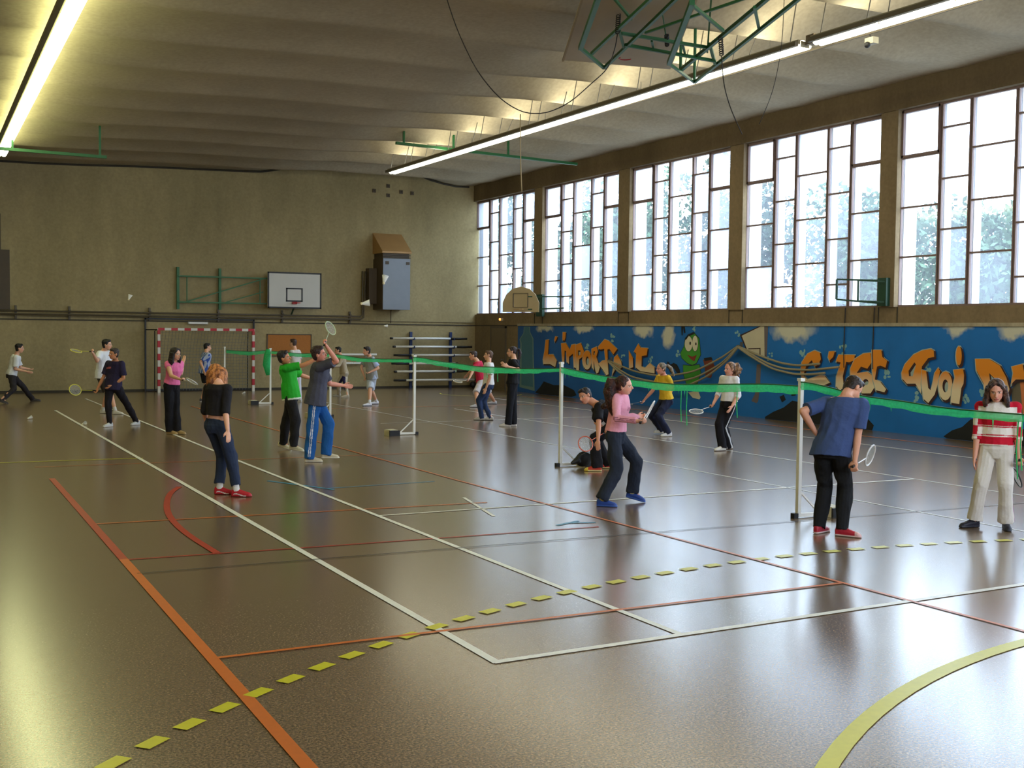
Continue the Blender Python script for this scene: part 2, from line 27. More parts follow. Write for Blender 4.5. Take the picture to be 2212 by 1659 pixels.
PAINT = {'figure_skin': [[(24.734,1.869),(24.573,1.98),(24.357,2.025),(24.138,1.876),(24.055,1.468),(24.226,1.248),(24.403,1.188),(24.623,1.236),(24.866,1.361),(24.926,1.492),(24.782,1.649)],[(24.805,1.176),(24.475,1.164),(24.1,1.208),(24.04,0.995),(24.174,0.73),(24.643,0.687),(24.779,0.923)]],'figure_eye': [[(24.406,1.743),(24.416,1.666),(24.45,1.6),(24.503,1.556),(24.566,1.539),(24.631,1.553),(24.687,1.596),(24.726,1.661),(24.741,1.738),(24.73,1.815),(24.696,1.881),(24.642,1.925),(24.579,1.941),(24.514,1.926),(24.459,1.883),(24.421,1.819)],[(24.17,1.752),(24.177,1.675),(24.201,1.608),(24.239,1.564),(24.285,1.547),(24.332,1.562),(24.373,1.605),(24.402,1.671),(24.413,1.749),(24.406,1.827),(24.382,1.894),(24.343,1.938),(24.297,1.954),(24.25,1.939),(24.21,1.895),(24.181,1.83)]],'figure_pupil': [[(24.468,1.753),(24.473,1.727),(24.489,1.711),(24.509,1.71),(24.526,1.726),(24.533,1.752),(24.527,1.777),(24.512,1.793),(24.491,1.794),(24.475,1.778)],[(24.226,1.741),(24.231,1.718),(24.245,1.704),(24.263,1.703),(24.277,1.717),(24.284,1.74),(24.279,1.763),(24.265,1.777),(24.247,1.778),(24.233,1.764)]],'figure_mouth': [[(24.63,1.455),(24.41,1.405),(24.214,1.453),(24.316,1.288),(24.462,1.339)]],'figure_dark': [[(24.733,1.858),(24.609,1.98),(24.376,2.047),(24.32,1.993),(24.571,1.937),(24.696,1.837)],[(24.911,2.242),(24.709,2.253),(24.616,2.209),(24.762,2.187),(24.72,2.023),(24.775,2.012),(24.835,2.176),(24.847,1.956),(24.884,1.956)],[(25.598,1.118),(25.486,1.256),(25.368,1.17),(25.218,1.219),(25.066,1.179),(24.95,1.05),(24.909,0.941),(25.059,0.957),(25.214,1.085),(25.362,0.946),(25.442,1.055)],[(23.911,1.385),(23.6,1.415),(23.546,1.352),(23.874,1.301)]],'figure_glove': [[(23.945,1.342),(23.598,1.372),(23.456,1.185),(23.601,0.883),(23.826,0.895),(23.87,1.172)]],'figure_shoe': [[(24.563,0.472),(24.132,0.526),(24.021,0.37),(24.072,0.314),(24.36,0.341)]],'board': [[(22.456,1.975),(21.774,2.205),(21.597,2.205),(21.552,1.465),(21.72,1.481),(22.188,1.551)]],'board_frame': [[(22.488,1.985),(21.774,2.211),(21.713,2.205),(22.423,1.965),(22.157,1.552),(22.188,1.541)],[(22.16,1.663),(21.711,1.681),(21.705,1.501),(21.736,1.501),(21.741,1.657),(22.153,1.641)]],'board_post': [[(21.591,2.205),(21.455,2.205),(21.482,1.447),(21.558,1.455)],[(21.836,1.277),(21.684,1.302),(21.697,0.76),(21.762,0.385),(21.822,0.351),(22.01,0.391),(21.876,0.57)]],'bottle_edge': [[(33.682,2.175),(33.269,2.175),(33.238,1.993),(33.016,1.788),(32.973,1.167),(32.892,0.083),(33.94,0.162),(33.92,1.62),(33.979,1.751),(33.704,1.964)]],'bottle': [[(33.626,2.169),(33.324,2.17),(33.281,1.98),(33.08,1.774),(33.054,1.165),(33.003,0.207),(33.801,0.235),(33.807,1.621),(33.906,1.752),(33.649,1.965)]],'rock': [[(21.494,0.046),(21.195,0.188),(20.841,0.31),(20.555,0.486),(20.269,0.463),(19.93,0.387),(19.656,0.385),(19.069,0.366),(18.305,0.325),(18.005,0.112),(18.048,-0.036),(19.161,-0.015),(20.253,-0.007),(21.493,-0.003)],[(16.149,0.037),(15.945,0.171),(15.702,0.257),(15.506,0.419),(15.308,0.45),(14.729,0.396),(13.996,0.267),(13.984,-0.04),(15.292,-0.02),(16.063,-0.023)],[(32.856,0.03),(32.525,0.23),(32.281,0.423),(31.63,0.332),(31.002,0.361),(30.389,0.235),(30.235,0.09),(30.534,0.016),(32.518,-0.033)],[(20.997,0.552),(20.851,0.607),(20.777,0.492),(20.904,0.426)],[(20.591,0.68),(20.448,0.707),(20.444,0.609),(20.588,0.59)]],'man_vest': [[(14.61,1.045),(14.42,1.231),(14.346,1.234),(14.323,0.607),(14.56,0.631)]],'man_skin': [[(14.464,1.505),(14.249,1.551),(14.145,0.58),(14.339,0.606),(14.417,1.153)]],'splash': [[(28.107,1.887),(28.127,1.866),(28.178,1.856),(28.229,1.865),(28.251,1.885),(28.23,1.907),(28.179,1.916),(28.128,1.908)],[(28.269,1.94),(28.284,1.903),(28.323,1.887),(28.363,1.902),(28.38,1.94),(28.365,1.977),(28.326,1.993),(28.286,1.978)],[(28.201,1.771),(28.221,1.74),(28.272,1.727),(28.323,1.739),(28.345,1.769),(28.325,1.801),(28.274,1.814),(28.223,1.802)],[(28.251,1.892),(28.269,1.866),(28.313,1.855),(28.359,1.865),(28.379,1.891),(28.36,1.917),(28.316,1.929),(28.27,1.918)],[(28.158,1.895),(28.175,1.866),(28.22,1.854),(28.265,1.865),(28.285,1.894),(28.267,1.924),(28.222,1.936),(28.177,1.924)],[(28.183,1.755),(28.2,1.736),(28.242,1.727),(28.284,1.735),(28.302,1.754),(28.285,1.774),(28.243,1.782),(28.201,1.775)],[(29.715,1.54),(29.726,1.518),(29.755,1.508),(29.785,1.517),(29.797,1.539),(29.786,1.561),(29.757,1.571),(29.727,1.562)],[(29.573,1.528),(29.594,1.51),(29.645,1.501),(29.697,1.508),(29.719,1.526),(29.698,1.545),(29.646,1.553),(29.595,1.547)],[(29.567,1.636),(29.586,1.605),(29.634,1.592),(29.683,1.603),(29.703,1.634),(29.684,1.664),(29.636,1.677),(29.587,1.666)],[(29.534,1.615),(29.544,1.589),(29.57,1.578),(29.596,1.588),(29.607,1.614),(29.597,1.639),(29.571,1.65),(29.545,1.64)],[(29.615,1.575),(29.632,1.551),(29.673,1.541),(29.716,1.55),(29.734,1.573),(29.717,1.597),(29.675,1.608),(29.633,1.599)],[(29.601,1.564),(29.611,1.547),(29.637,1.539),(29.663,1.546),(29.674,1.562),(29.664,1.579),(29.638,1.587),(29.612,1.58)],[(27.577,1.363),(27.59,1.339),(27.625,1.328),(27.66,1.337),(27.675,1.361),(27.661,1.385),(27.627,1.396),(27.592,1.387)],[(27.728,1.317),(27.738,1.299),(27.764,1.291),(27.791,1.297),(27.802,1.315),(27.792,1.333),(27.765,1.341),(27.739,1.334)],[(27.733,1.208),(27.748,1.18),(27.785,1.167),(27.824,1.178),(27.84,1.205),(27.825,1.232),(27.788,1.245),(27.749,1.234)],[(27.721,1.364),(27.73,1.348),(27.753,1.341),(27.777,1.347),(27.787,1.363),(27.778,1.379),(27.754,1.386),(27.731,1.38)],[(27.667,1.361),(27.685,1.345),(27.728,1.337),(27.772,1.343),(27.791,1.358),(27.773,1.375),(27.729,1.382),(27.685,1.377)],[(27.614,1.374),(27.629,1.357),(27.667,1.35),(27.705,1.356),(27.721,1.371),(27.706,1.388),(27.668,1.395),(27.63,1.389)],[(26.271,1.232),(26.28,1.198),(26.304,1.184),(26.329,1.197),(26.34,1.231),(26.331,1.265),(26.307,1.279),(26.282,1.266)],[(26.198,1.343),(26.21,1.312),(26.242,1.299),(26.275,1.311),(26.289,1.341),(26.277,1.372),(26.245,1.386),(26.212,1.374)],[(26.249,1.251),(26.257,1.218),(26.278,1.204),(26.3,1.217),(26.31,1.249),(26.302,1.281),(26.28,1.295),(26.259,1.283)],[(26.363,1.226),(26.371,1.204),(26.392,1.194),(26.414,1.202),(26.424,1.224),(26.416,1.246),(26.394,1.255),(26.372,1.247)],[(26.296,1.299),(26.305,1.271),(26.329,1.259),(26.354,1.27),(26.365,1.298),(26.355,1.326),(26.331,1.338),(26.307,1.327)],[(26.249,1.261),(26.257,1.246),(26.279,1.239),(26.301,1.245),(26.31,1.26),(26.302,1.275),(26.28,1.282),(26.258,1.277)],[(20.254,1.603),(20.268,1.565),(20.306,1.548),(20.344,1.563),(20.361,1.601),(20.346,1.64),(20.309,1.656),(20.271,1.641)],[(20.21,1.551),(20.221,1.516),(20.251,1.501),(20.281,1.514),(20.295,1.549),(20.283,1.584),(20.254,1.599),(20.223,1.585)],[(20.123,1.492),(20.134,1.454),(20.163,1.437),(20.194,1.452),(20.208,1.49),(20.196,1.528),(20.167,1.544),(20.136,1.529)],[(20.156,1.64),(20.163,1.608),(20.183,1.595),(20.203,1.608),(20.212,1.638),(20.205,1.67),(20.186,1.683),(20.165,1.67)],[(20.183,1.59),(20.192,1.571),(20.217,1.563),(20.242,1.57),(20.253,1.589),(20.244,1.608),(20.219,1.616),(20.194,1.609)],[(20.179,1.576),(20.188,1.551),(20.213,1.541),(20.238,1.55),(20.249,1.574),(20.24,1.599),(20.215,1.609),(20.19,1.6)],[(19.024,1.746),(19.033,1.718),(19.056,1.706),(19.079,1.717),(19.09,1.745),(19.081,1.774),(19.058,1.786),(19.035,1.774)],[(18.917,1.744),(18.925,1.717),(18.945,1.706),(18.966,1.716),(18.975,1.743),(18.968,1.769),(18.947,1.78),(18.926,1.77)],[(18.915,1.774),(18.93,1.755),(18.969,1.747),(19.008,1.754),(19.025,1.772),(19.01,1.791),(18.971,1.799),(18.931,1.792)],[(18.893,1.716),(18.9,1.681),(18.918,1.667),(18.936,1.681),(18.945,1.715),(18.939,1.75),(18.921,1.764),(18.902,1.75)],[(18.85,1.773),(18.86,1.743),(18.887,1.73),(18.915,1.742),(18.928,1.771),(18.917,1.801),(18.89,1.814),(18.862,1.802)],[(18.942,1.608),(18.951,1.584),(18.976,1.574),(19.002,1.583),(19.013,1.606),(19.003,1.63),(18.978,1.64),(18.953,1.631)],[(17.69,1.271),(17.697,1.236),(17.718,1.221),(17.739,1.234),(17.749,1.269),(17.742,1.304),(17.721,1.319),(17.699,1.306)],[(17.682,1.142),(17.694,1.111),(17.725,1.097),(17.757,1.109),(17.771,1.138),(17.759,1.169),(17.728,1.182),(17.696,1.171)],[(17.567,1.153),(17.581,1.137),(17.616,1.129),(17.652,1.134),(17.667,1.149),(17.653,1.165),(17.618,1.173),(17.582,1.168)],[(17.661,1.232),(17.673,1.197),(17.704,1.181),(17.736,1.194),(17.751,1.229),(17.739,1.264),(17.708,1.279),(17.676,1.266)],[(17.591,1.239),(17.603,1.204),(17.636,1.188),(17.67,1.201),(17.685,1.235),(17.673,1.271),(17.64,1.286),(17.606,1.273)],[(17.633,1.278),(17.643,1.242),(17.667,1.227),(17.693,1.241),(17.705,1.275),(17.695,1.31),(17.671,1.325),(17.645,1.312)],[(16.576,1.48),(16.585,1.464),(16.608,1.457),(16.632,1.463),(16.642,1.478),(16.633,1.493),(16.61,1.5),(16.586,1.494)],[(16.5,1.334),(16.511,1.301),(16.539,1.286),(16.569,1.299),(16.582,1.332),(16.571,1.365),(16.543,1.38),(16.513,1.367)],[(16.564,1.448),(16.575,1.42),(16.604,1.408),(16.633,1.418),(16.646,1.445),(16.635,1.473),(16.607,1.485),(16.577,1.475)],[(16.566,1.334),(16.573,1.304),(16.594,1.29),(16.616,1.302),(16.626,1.332),(16.618,1.363),(16.597,1.376),(16.576,1.364)],[(16.612,1.491),(16.622,1.462),(16.649,1.45),(16.677,1.461),(16.689,1.489),(16.679,1.518),(16.652,1.531),(16.624,1.52)],[(16.601,1.406),(16.612,1.371),(16.64,1.355),(16.67,1.369),(16.683,1.403),(16.673,1.439),(16.644,1.454),(16.614,1.44)],[(16.81,0.735),(16.822,0.699),(16.855,0.682),(16.889,0.695),(16.905,0.729),(16.892,0.766),(16.859,0.782),(16.825,0.769)],[(16.872,0.688),(16.881,0.661),(16.905,0.649),(16.929,0.658),(16.94,0.684),(16.931,0.711),(16.907,0.723),(16.883,0.713)],[(16.791,0.762),(16.801,0.737),(16.826,0.725),(16.852,0.734),(16.864,0.758),(16.854,0.783),(16.829,0.795),(16.803,0.786)],[(16.853,0.854),(16.861,0.831),(16.883,0.82),(16.905,0.828),(16.915,0.851),(16.906,0.874),(16.885,0.885),(16.863,0.876)],[(16.822,0.775),(16.834,0.746),(16.865,0.732),(16.898,0.742),(16.912,0.77),(16.9,0.8),(16.868,0.814),(16.836,0.804)],[(16.806,0.859),(16.819,0.83),(16.852,0.817),(16.886,0.827),(16.901,0.854),(16.888,0.882),(16.854,0.895),(16.82,0.885)],[(15.614,0.739),(15.622,0.716),(15.643,0.706),(15.665,0.714),(15.675,0.735),(15.667,0.758),(15.646,0.768),(15.624,0.76)],[(15.598,0.862),(15.609,0.827),(15.637,0.812),(15.666,0.824),(15.679,0.857),(15.669,0.892),(15.64,0.907),(15.611,0.895)],[(15.668,0.814),(15.674,0.785),(15.692,0.771),(15.71,0.783),(15.719,0.811),(15.712,0.841),(15.695,0.854),(15.676,0.843)],[(15.556,0.804),(15.565,0.771),(15.592,0.757),(15.619,0.768),(15.632,0.8),(15.622,0.833),(15.595,0.847),(15.568,0.836)],[(15.638,0.779),(15.65,0.762),(15.681,0.753),(15.712,0.758),(15.725,0.774),(15.713,0.791),(15.682,0.799),(15.652,0.794)],[(15.542,0.774),(15.55,0.746),(15.573,0.733),(15.597,0.743),(15.608,0.77),(15.599,0.798),(15.576,0.811),(15.552,0.801)],[(15.262,0.974),(15.271,0.94),(15.295,0.925),(15.32,0.938),(15.331,0.97),(15.322,1.004),(15.298,1.019),(15.273,1.006)],[(15.195,0.965),(15.202,0.937),(15.223,0.925),(15.244,0.935),(15.254,0.962),(15.246,0.99),(15.226,1.002),(15.204,0.992)],[(15.23,0.904),(15.239,0.872),(15.262,0.858),(15.287,0.869),(15.299,0.9),(15.29,0.933),(15.266,0.947),(15.241,0.935)],[(15.21,0.974),(15.221,0.954),(15.248,0.944),(15.276,0.951),(15.289,0.97),(15.278,0.991),(15.25,1.001),(15.222,0.994)],[(15.192,0.959),(15.202,0.934),(15.228,0.923),(15.254,0.931),(15.266,0.955),(15.256,0.98),(15.23,0.992),(15.204,0.983)],[(15.172,1.011),(15.177,0.986),(15.19,0.975),(15.205,0.985),(15.211,1.009),(15.206,1.034),(15.193,1.044),(15.179,1.035)],[(24.302,2.095),(24.309,2.064),(24.329,2.051),(24.35,2.064),(24.359,2.095),(24.352,2.125),(24.332,2.138),(24.311,2.125)],[(24.318,2.153),(24.329,2.13),(24.356,2.121),(24.384,2.13),(24.397,2.153),(24.386,2.176),(24.358,2.186),(24.33,2.176)],[(24.314,2.16),(24.324,2.141),(24.349,2.134),(24.375,2.141),(24.386,2.159),(24.376,2.178),(24.351,2.186),(24.325,2.178)],[(24.276,2.196),(24.29,2.177),(24.325,2.168),(24.361,2.176),(24.376,2.196),(24.362,2.216),(24.327,2.225),(24.291,2.216)],[(24.349,2.125),(24.357,2.091),(24.376,2.077),(24.397,2.091),(24.407,2.125),(24.399,2.159),(24.379,2.173),(24.359,2.159)],[(24.32,2.123),(24.338,2.101),(24.38,2.092),(24.424,2.101),(24.443,2.122),(24.425,2.144),(24.382,2.153),(24.339,2.144)],[(22.482,1.989),(22.493,1.957),(22.522,1.944),(22.552,1.957),(22.565,1.989),(22.554,2.021),(22.525,2.034),(22.495,2.021)],[(22.618,2.036),(22.63,2.015),(22.66,2.007),(22.69,2.015),(22.703,2.035),(22.691,2.056),(22.661,2.064),(22.631,2.056)],[(22.52,1.967),(22.527,1.942),(22.547,1.931),(22.568,1.942),(22.578,1.966),(22.57,1.991),(22.55,2.001),(22.529,1.991)],[(22.5,1.965),(22.507,1.949),(22.525,1.942),(22.544,1.948),(22.552,1.964),(22.545,1.98),(22.527,1.987),(22.508,1.981)],[(22.532,1.962),(22.539,1.943),(22.557,1.935),(22.576,1.943),(22.584,1.962),(22.577,1.981),(22.559,1.989),(22.54,1.981)],[(22.551,2.057),(22.561,2.028),(22.586,2.015),(22.611,2.027),(22.622,2.056),(22.613,2.085),(22.588,2.098),(22.563,2.086)],[(25.021,1.541),(25.03,1.518),(25.053,1.507),(25.077,1.517),(25.088,1.54),(25.079,1.564),(25.055,1.574),(25.031,1.564)],[(25.032,1.435),(25.049,1.401),(25.091,1.387),(25.134,1.399),(25.152,1.432),(25.136,1.465),(25.094,1.48),(25.051,1.467)],[(25.027,1.399),(25.043,1.383),(25.083,1.376),(25.123,1.381),(25.14,1.397),(25.124,1.413),(25.084,1.42),(25.044,1.415)],[(24.924,1.448),(24.939,1.429),(24.976,1.42),(25.013,1.427),(25.029,1.446),(25.014,1.465),(24.977,1.473),(24.94,1.467)],[(24.99,1.526),(25.003,1.495),(25.037,1.481),(25.072,1.493),(25.087,1.524),(25.074,1.556),(25.04,1.57),(25.005,1.557)],[(25.028,1.539),(25.037,1.517),(25.061,1.507),(25.085,1.516),(25.095,1.537),(25.086,1.56),(25.063,1.569),(25.038,1.561)],[(21.367,1.432),(21.382,1.413),(21.417,1.405),(21.454,1.411),(21.469,1.429),(21.455,1.448),(21.419,1.456),(21.383,1.45)],[(21.267,1.561),(21.275,1.543),(21.296,1.535),(21.317,1.542),(21.327,1.56),(21.319,1.578),(21.298,1.586),(21.276,1.579)],[(21.397,1.411),(21.407,1.383),(21.434,1.371),(21.462,1.382),(21.475,1.409),(21.464,1.438),(21.437,1.45),(21.409,1.439)],[(21.353,1.555),(21.363,1.539),(21.389,1.532),(21.414,1.538),(21.425,1.553),(21.415,1.569),(21.39,1.576),(21.364,1.57)],[(21.401,1.455),(21.409,1.424),(21.43,1.411),(21.451,1.423),(21.461,1.453),(21.453,1.484),(21.432,1.498),(21.411,1.485)],[(21.259,1.498),(21.269,1.477),(21.294,1.467),(21.319,1.476),(21.331,1.496),(21.321,1.517),(21.296,1.527),(21.27,1.519)]]}
CLOUDS = [(32.284,2.151,0.56,0.13),(29.883,2.144,0.59,0.17),(26.698,2.096,0.5,0.2),(25.523,1.951,0.27,0.36),(20.591,2.125,0.75,0.29),(15.894,2.191,0.43,0.16),(14.615,2.134,0.35,0.18),(20.615,2.085,0.54,0.22)]
ROPES = [[(17.98,28.289,1.197),(17.98,27.649,1.07),(17.98,26.891,0.926),(17.98,25.597,0.835),(17.98,24.161,1.024),(17.98,23.028,1.421),(17.98,22.423,1.708)],[(17.95,28.241,1.185),(17.95,27.721,0.975),(17.95,27.004,0.767),(17.95,25.549,0.663),(17.95,24.115,0.847),(17.95,22.985,1.273),(17.95,22.385,1.697)],[(17.92,28.194,1.173),(17.92,27.746,0.935),(17.92,26.839,0.632),(17.92,25.501,0.504),(17.92,24.466,0.616),(17.92,23.497,0.943),(17.92,22.766,1.337),(17.92,22.347,1.686)],[(17.98,22.423,1.708),(17.98,21.621,1.501),(17.98,20.859,1.346),(17.98,20.291,1.3),(17.98,19.554,1.364)],[(17.95,22.385,1.697),(17.95,21.262,1.313),(17.95,20.677,1.213),(17.95,19.843,1.21),(17.95,18.931,1.312)],[(17.92,22.347,1.686),(17.92,21.853,1.473),(17.92,21.076,1.2),(17.92,20.356,1.108),(17.92,19.807,1.118),(17.92,19.322,1.167)]]
NETS = {'a': [(36.163,1.415,1.314),(34.428,1.348,1.252),(32.331,1.35,1.245),(30.539,1.424,1.35)],'b': [(30.228,1.455,1.393),(29.451,1.409,1.337),(27.731,1.399,1.313),(26.63,1.423,1.34),(25.405,1.44,1.376)],'c': [(25.114,1.442,1.389),(24.424,1.431,1.349),(23.419,1.395,1.316),(21.884,1.415,1.35),(20.786,1.444,1.382),(20.115,1.501,1.431)],'d': [(20.015,1.491,1.404),(19.289,1.445,1.359),(18.392,1.426,1.337),(17.559,1.396,1.31),(17.14,1.41,1.31),(16.243,1.411,1.332),(15.42,1.437,1.373),(14.883,1.462,1.414)],'e': [(14.733,1.474,1.392),(14.309,1.441,1.35),(13.791,1.401,1.323),(12.903,1.373,1.293),(12.407,1.361,1.268),(11.988,1.356,1.271),(11.12,1.396,1.304),(10.195,1.442,1.352),(9.619,1.487,1.392)],'f': [(9.504,1.487,1.407),(9.116,1.441,1.374),(8.75,1.384,1.313),(8.184,1.365,1.288),(7.764,1.333,1.259),(7.275,1.326,1.255),(6.805,1.327,1.261)]}
RACKETS = [('whitetee',(3.705,27.4,1.449),(-0.782,-0.622,0.038),(0.572,-0.741,-0.352),'yellow'),('navytee',(3.416,24.682,0.702),(-0.89,-0.448,0.083),(0.008,-0.197,-0.98),'yellow'),('pinktop',(4.452,21.476,1.053),(0.167,-0.986,-0.016),(-0.815,-0.147,0.561),'white'),('blue',(5.468,16.376,1.795),(0.437,0.767,0.469),(-0.714,-0.021,0.7),'pale'),('redtee',(13.156,27.541,0.715),(-0.876,-0.479,-0.051),(0.472,-0.833,-0.29),'cream'),('lean',(8.959,14.113,0.576),(-0.904,-0.292,-0.313),(0.404,-0.342,-0.848),'orange'),('pinkjacket',(7.321,10.809,1.007),(0.705,0.675,0.217),(0.165,-0.455,0.875),'white'),('yellow',(12.907,19.019,0.64),(-0.962,-0.262,-0.07),(0.263,-0.965,-0.004),'dark'),('whitegirl',(12.316,16.023,0.758),(-0.935,-0.322,-0.15),(0.35,-0.908,-0.229),'white'),('bluetee',(8.287,8.493,0.717),(0.883,0.451,0.128),(0.004,-0.279,0.96),'white'),('striped',(10.142,8.065,0.719),(0.68,0.594,-0.431),(0.014,-0.597,-0.802),'dark')]
HOOP_BARS = [('arm',[(7.626,12.223,6.3),(9.093,15.22,6.3)],0.045),('arm',[(8.457,11.327,6.3),(10.104,16.156,6.3)],0.03),('arm',[(8.42,12.032,6.34),(9.509,15.576,6.34)],0.03),('crossbar',[(9.093,15.22,6.3),(10.104,16.156,6.3)],0.03),('arm',[(8.88,12.123,6.2),(10.568,15.002,6.2)],0.045),('crossbar',[(8.977,12.235,6.2),(10.072,13.02,6.2)],0.025),('crossbar',[(10.568,15.002,6.2),(11.727,15.906,6.2)],0.025),('arm',[(11.727,15.906,6.2),(9.743,10.835,6.2)],0.03),('arm',[(11.135,15.482,6.25),(9.519,11.159,6.25)],0.035),('strut',[(9.742,11.95,6.22),(10.519,12.793,6.22)],0.025),('brace',[(9.653,14.313,6.4),(9.841,11.45,6.4)],0.022),('truss',[(9.262,14.344,6.35),(10.61,14.062,6.25)],0.03),('truss',[(9.564,14.716,6.3),(11.09,14.517,6.2)],0.03),('strut',[(9.768,14.311,6.3),(10.077,14.711,6.3)],0.022),('strut',[(10.258,14.216,6.28),(10.57,14.584,6.25)],0.022),('strut',[(9.149,14.23,6.35),(9.644,14.865,6.3)],0.025),('strut',[(10.566,13.972,6.28),(11.203,14.664,6.2)],0.03),('rod',[(9.502,12.538,6.6),(10.771,14.297,6.25)],0.016),('rod',[(9.146,13.229,6.6),(10.071,14.367,6.35)],0.01),('brace',[(8.472,13.338,6.5),(9.033,13.744,6.38)],0.02)]
HOOP_SPRINGS = [[(10.315,13.396,6.25),(10.562,13.675,6.05)],[(8.888,13.854,6.45),(9.104,14.209,6.3)],[(9.885,14.103,6.35),(10.121,14.423,6.3)]]
HOOP_BOARD = [(9.684,16.77,6.5),(7.627,12.554,6.5),(8.901,11.825,6.5),(11.6,16.424,6.5)]
CABLES = {'sag': [(7.045,15.783,7.136),(7.114,15.732,6.831),(7.248,15.638,6.377),(7.483,15.486,5.815),(7.78,15.31,5.411),(8.08,15.142,5.211),(8.381,14.984,5.208),(8.697,14.827,5.375),(8.99,14.689,5.678),(9.203,14.587,5.885),(9.297,14.555,6.213),(9.323,14.551,6.403)],'drop': [(8.043,15.161,5.197),(8.037,15.135,4.632),(8.049,15.099,4.054)],'chain': [(10.677,13.824,6.094),(10.686,13.806,5.822),(10.714,13.779,5.584),(10.795,13.721,5.279),(10.93,13.633,4.941)],'thin': [(11.509,13.441,7.125),(11.469,13.416,6.24),(11.341,13.449,5.558),(11.155,13.523,5.093)]}
RIM = [(10.152,15.602,6.35)]
AIR = [(5.136,13.161,2.569),(4.895,13.274,2.319),(3.765,22.922,2.531),(11.737,30.022,2.121)]

SKY = 7.0; EXPO = 0.97
SC = bpy.context.scene
COL = SC.collection
PI = math.pi

# ------------------------------------------------------------------ helpers
def V(*a): return Vector(a)
class MB:
    def __init__(s): s.v = []; s.f = []; s.sm = False
    def add(s, vs, fs):
        n = len(s.v); s.v += [tuple(p) for p in vs]; s.f += [tuple(i + n for i in f) for f in fs]; return s
    def box(s, a, b):
        x0, y0, z0 = a; x1, y1, z1 = b
        return s.add([(x0,y0,z0),(x1,y0,z0),(x1,y1,z0),(x0,y1,z0),(x0,y0,z1),(x1,y0,z1),(x1,y1,z1),(x0,y1,z1)],
              [(0,3,2,1),(4,5,6,7),(0,1,5,4),(1,2,6,5),(2,3,7,6),(3,0,4,7)])
    def obox(s, c, ax, ay, az, hx, hy, hz):
        c = Vector(c); vs = []
        for k in (-1, 1):
            for (i, j) in ((-1,-1),(1,-1),(1,1),(-1,1)):
                vs.append(c + Vector(ax)*hx*i + Vector(ay)*hy*j + Vector(az)*hz*k)
        return s.add(vs, [(0,3,2,1),(4,5,6,7),(0,1,5,4),(1,2,6,5),(2,3,7,6),(3,0,4,7)])
    def bar(s, p, q, w, h=None):
        p = Vector(p); q = Vector(q); d = (q-p); L = d.length; d.normalize()
        up = Vector((0,0,1)) if abs(d.z) < .95 else Vector((0,1,0))
        x = d.cross(up).normalized(); y = x.cross(d)
        return s.obox((p+q)/2, x, y, d, w/2, (h or w)/2, L/2)
    def loft(s, rings, cap=True):
        """rings: list of (centre, X vec, Y vec) - ellipse semi-axes"""
        n = 14; vs = []; fs = []
        for c, X, Y in rings:
            for i in range(n):
                a = 2*PI*i/n; vs.append(Vector(c) + Vector(X)*math.cos(a) + Vector(Y)*math.sin(a))
        m = len(rings)
        for k in range(m-1):
            for i in range(n):
                j = (i+1) % n; fs.append((k*n+i, k*n+j, (k+1)*n+j, (k+1)*n+i))
        if cap: fs.append(tuple(range(n-1, -1, -1))); fs.append(tuple((m-1)*n+i for i in range(n)))
        return s.add(vs, fs)
    def tube(s, pts, r, n=8, cap=True):
        pts = [Vector(p) for p in pts]; m = len(pts)
        rs = r if isinstance(r, (list, tuple)) else [r]*m
        vs = []; fs = []; prev = None
        for k, p in enumerate(pts):
            d = (pts[min(k+1, m-1)] - pts[max(k-1, 0)]).normalized()
            if prev is None:
                u = Vector((0,0,1)) if abs(d.z) < .9 else Vector((1,0,0)); x = d.cross(u).normalized()
            else:
                x = (prev - d*prev.dot(d)).normalized()
            prev = x; y = d.cross(x)
            for i in range(n):
                a = 2*PI*i/n; vs.append(p + (x*math.cos(a) + y*math.sin(a))*rs[k])
        for k in range(m-1):
            for i in range(n):
                j = (i+1) % n; fs.append((k*n+i, k*n+j, (k+1)*n+j, (k+1)*n+i))
        if cap: fs.append(tuple(range(n-1, -1, -1))); fs.append(tuple((m-1)*n+i for i in range(n)))
        return s.add(vs, fs)
    def ell(s, c, X, Y, Z, n=14, m=9):
        c = Vector(c); X = Vector(X); Y = Vector(Y); Z = Vector(Z); vs = [c - Z]; fs = []
        for k in range(1, m):
            t = PI*k/m
            for i in range(n):
                a = 2*PI*i/n; vs.append(c + (X*math.cos(a) + Y*math.sin(a))*math.sin(t) - Z*math.cos(t))
        vs.append(c + Z); e = len(vs)-1
        for i in range(n): fs.append((0, 1+(i+1)%n, 1+i))
        for k in range(m-2):
            for i in range(n):
                j = (i+1) % n; a = 1+k*n; fs.append((a+i, a+j, a+n+j, a+n+i))
        a = 1+(m-2)*n
        for i in range(n): fs.append((a+i, a+(i+1)%n, e))
        return s.add(vs, fs)
    def ball(s, c, r, n=12): return s.ell(c, (r,0,0), (0,r,0), (0,0,r), n, 8)
    def cap(s, p, q, r0, r1): # limb segment with rounded ends
        s.tube([p, q], [r0, r1], 12); s.ball(p, r0); s.ball(q, r1); return s
    def quad(s, a, b, c, d): return s.add([a,b,c,d], [(0,1,2,3)])

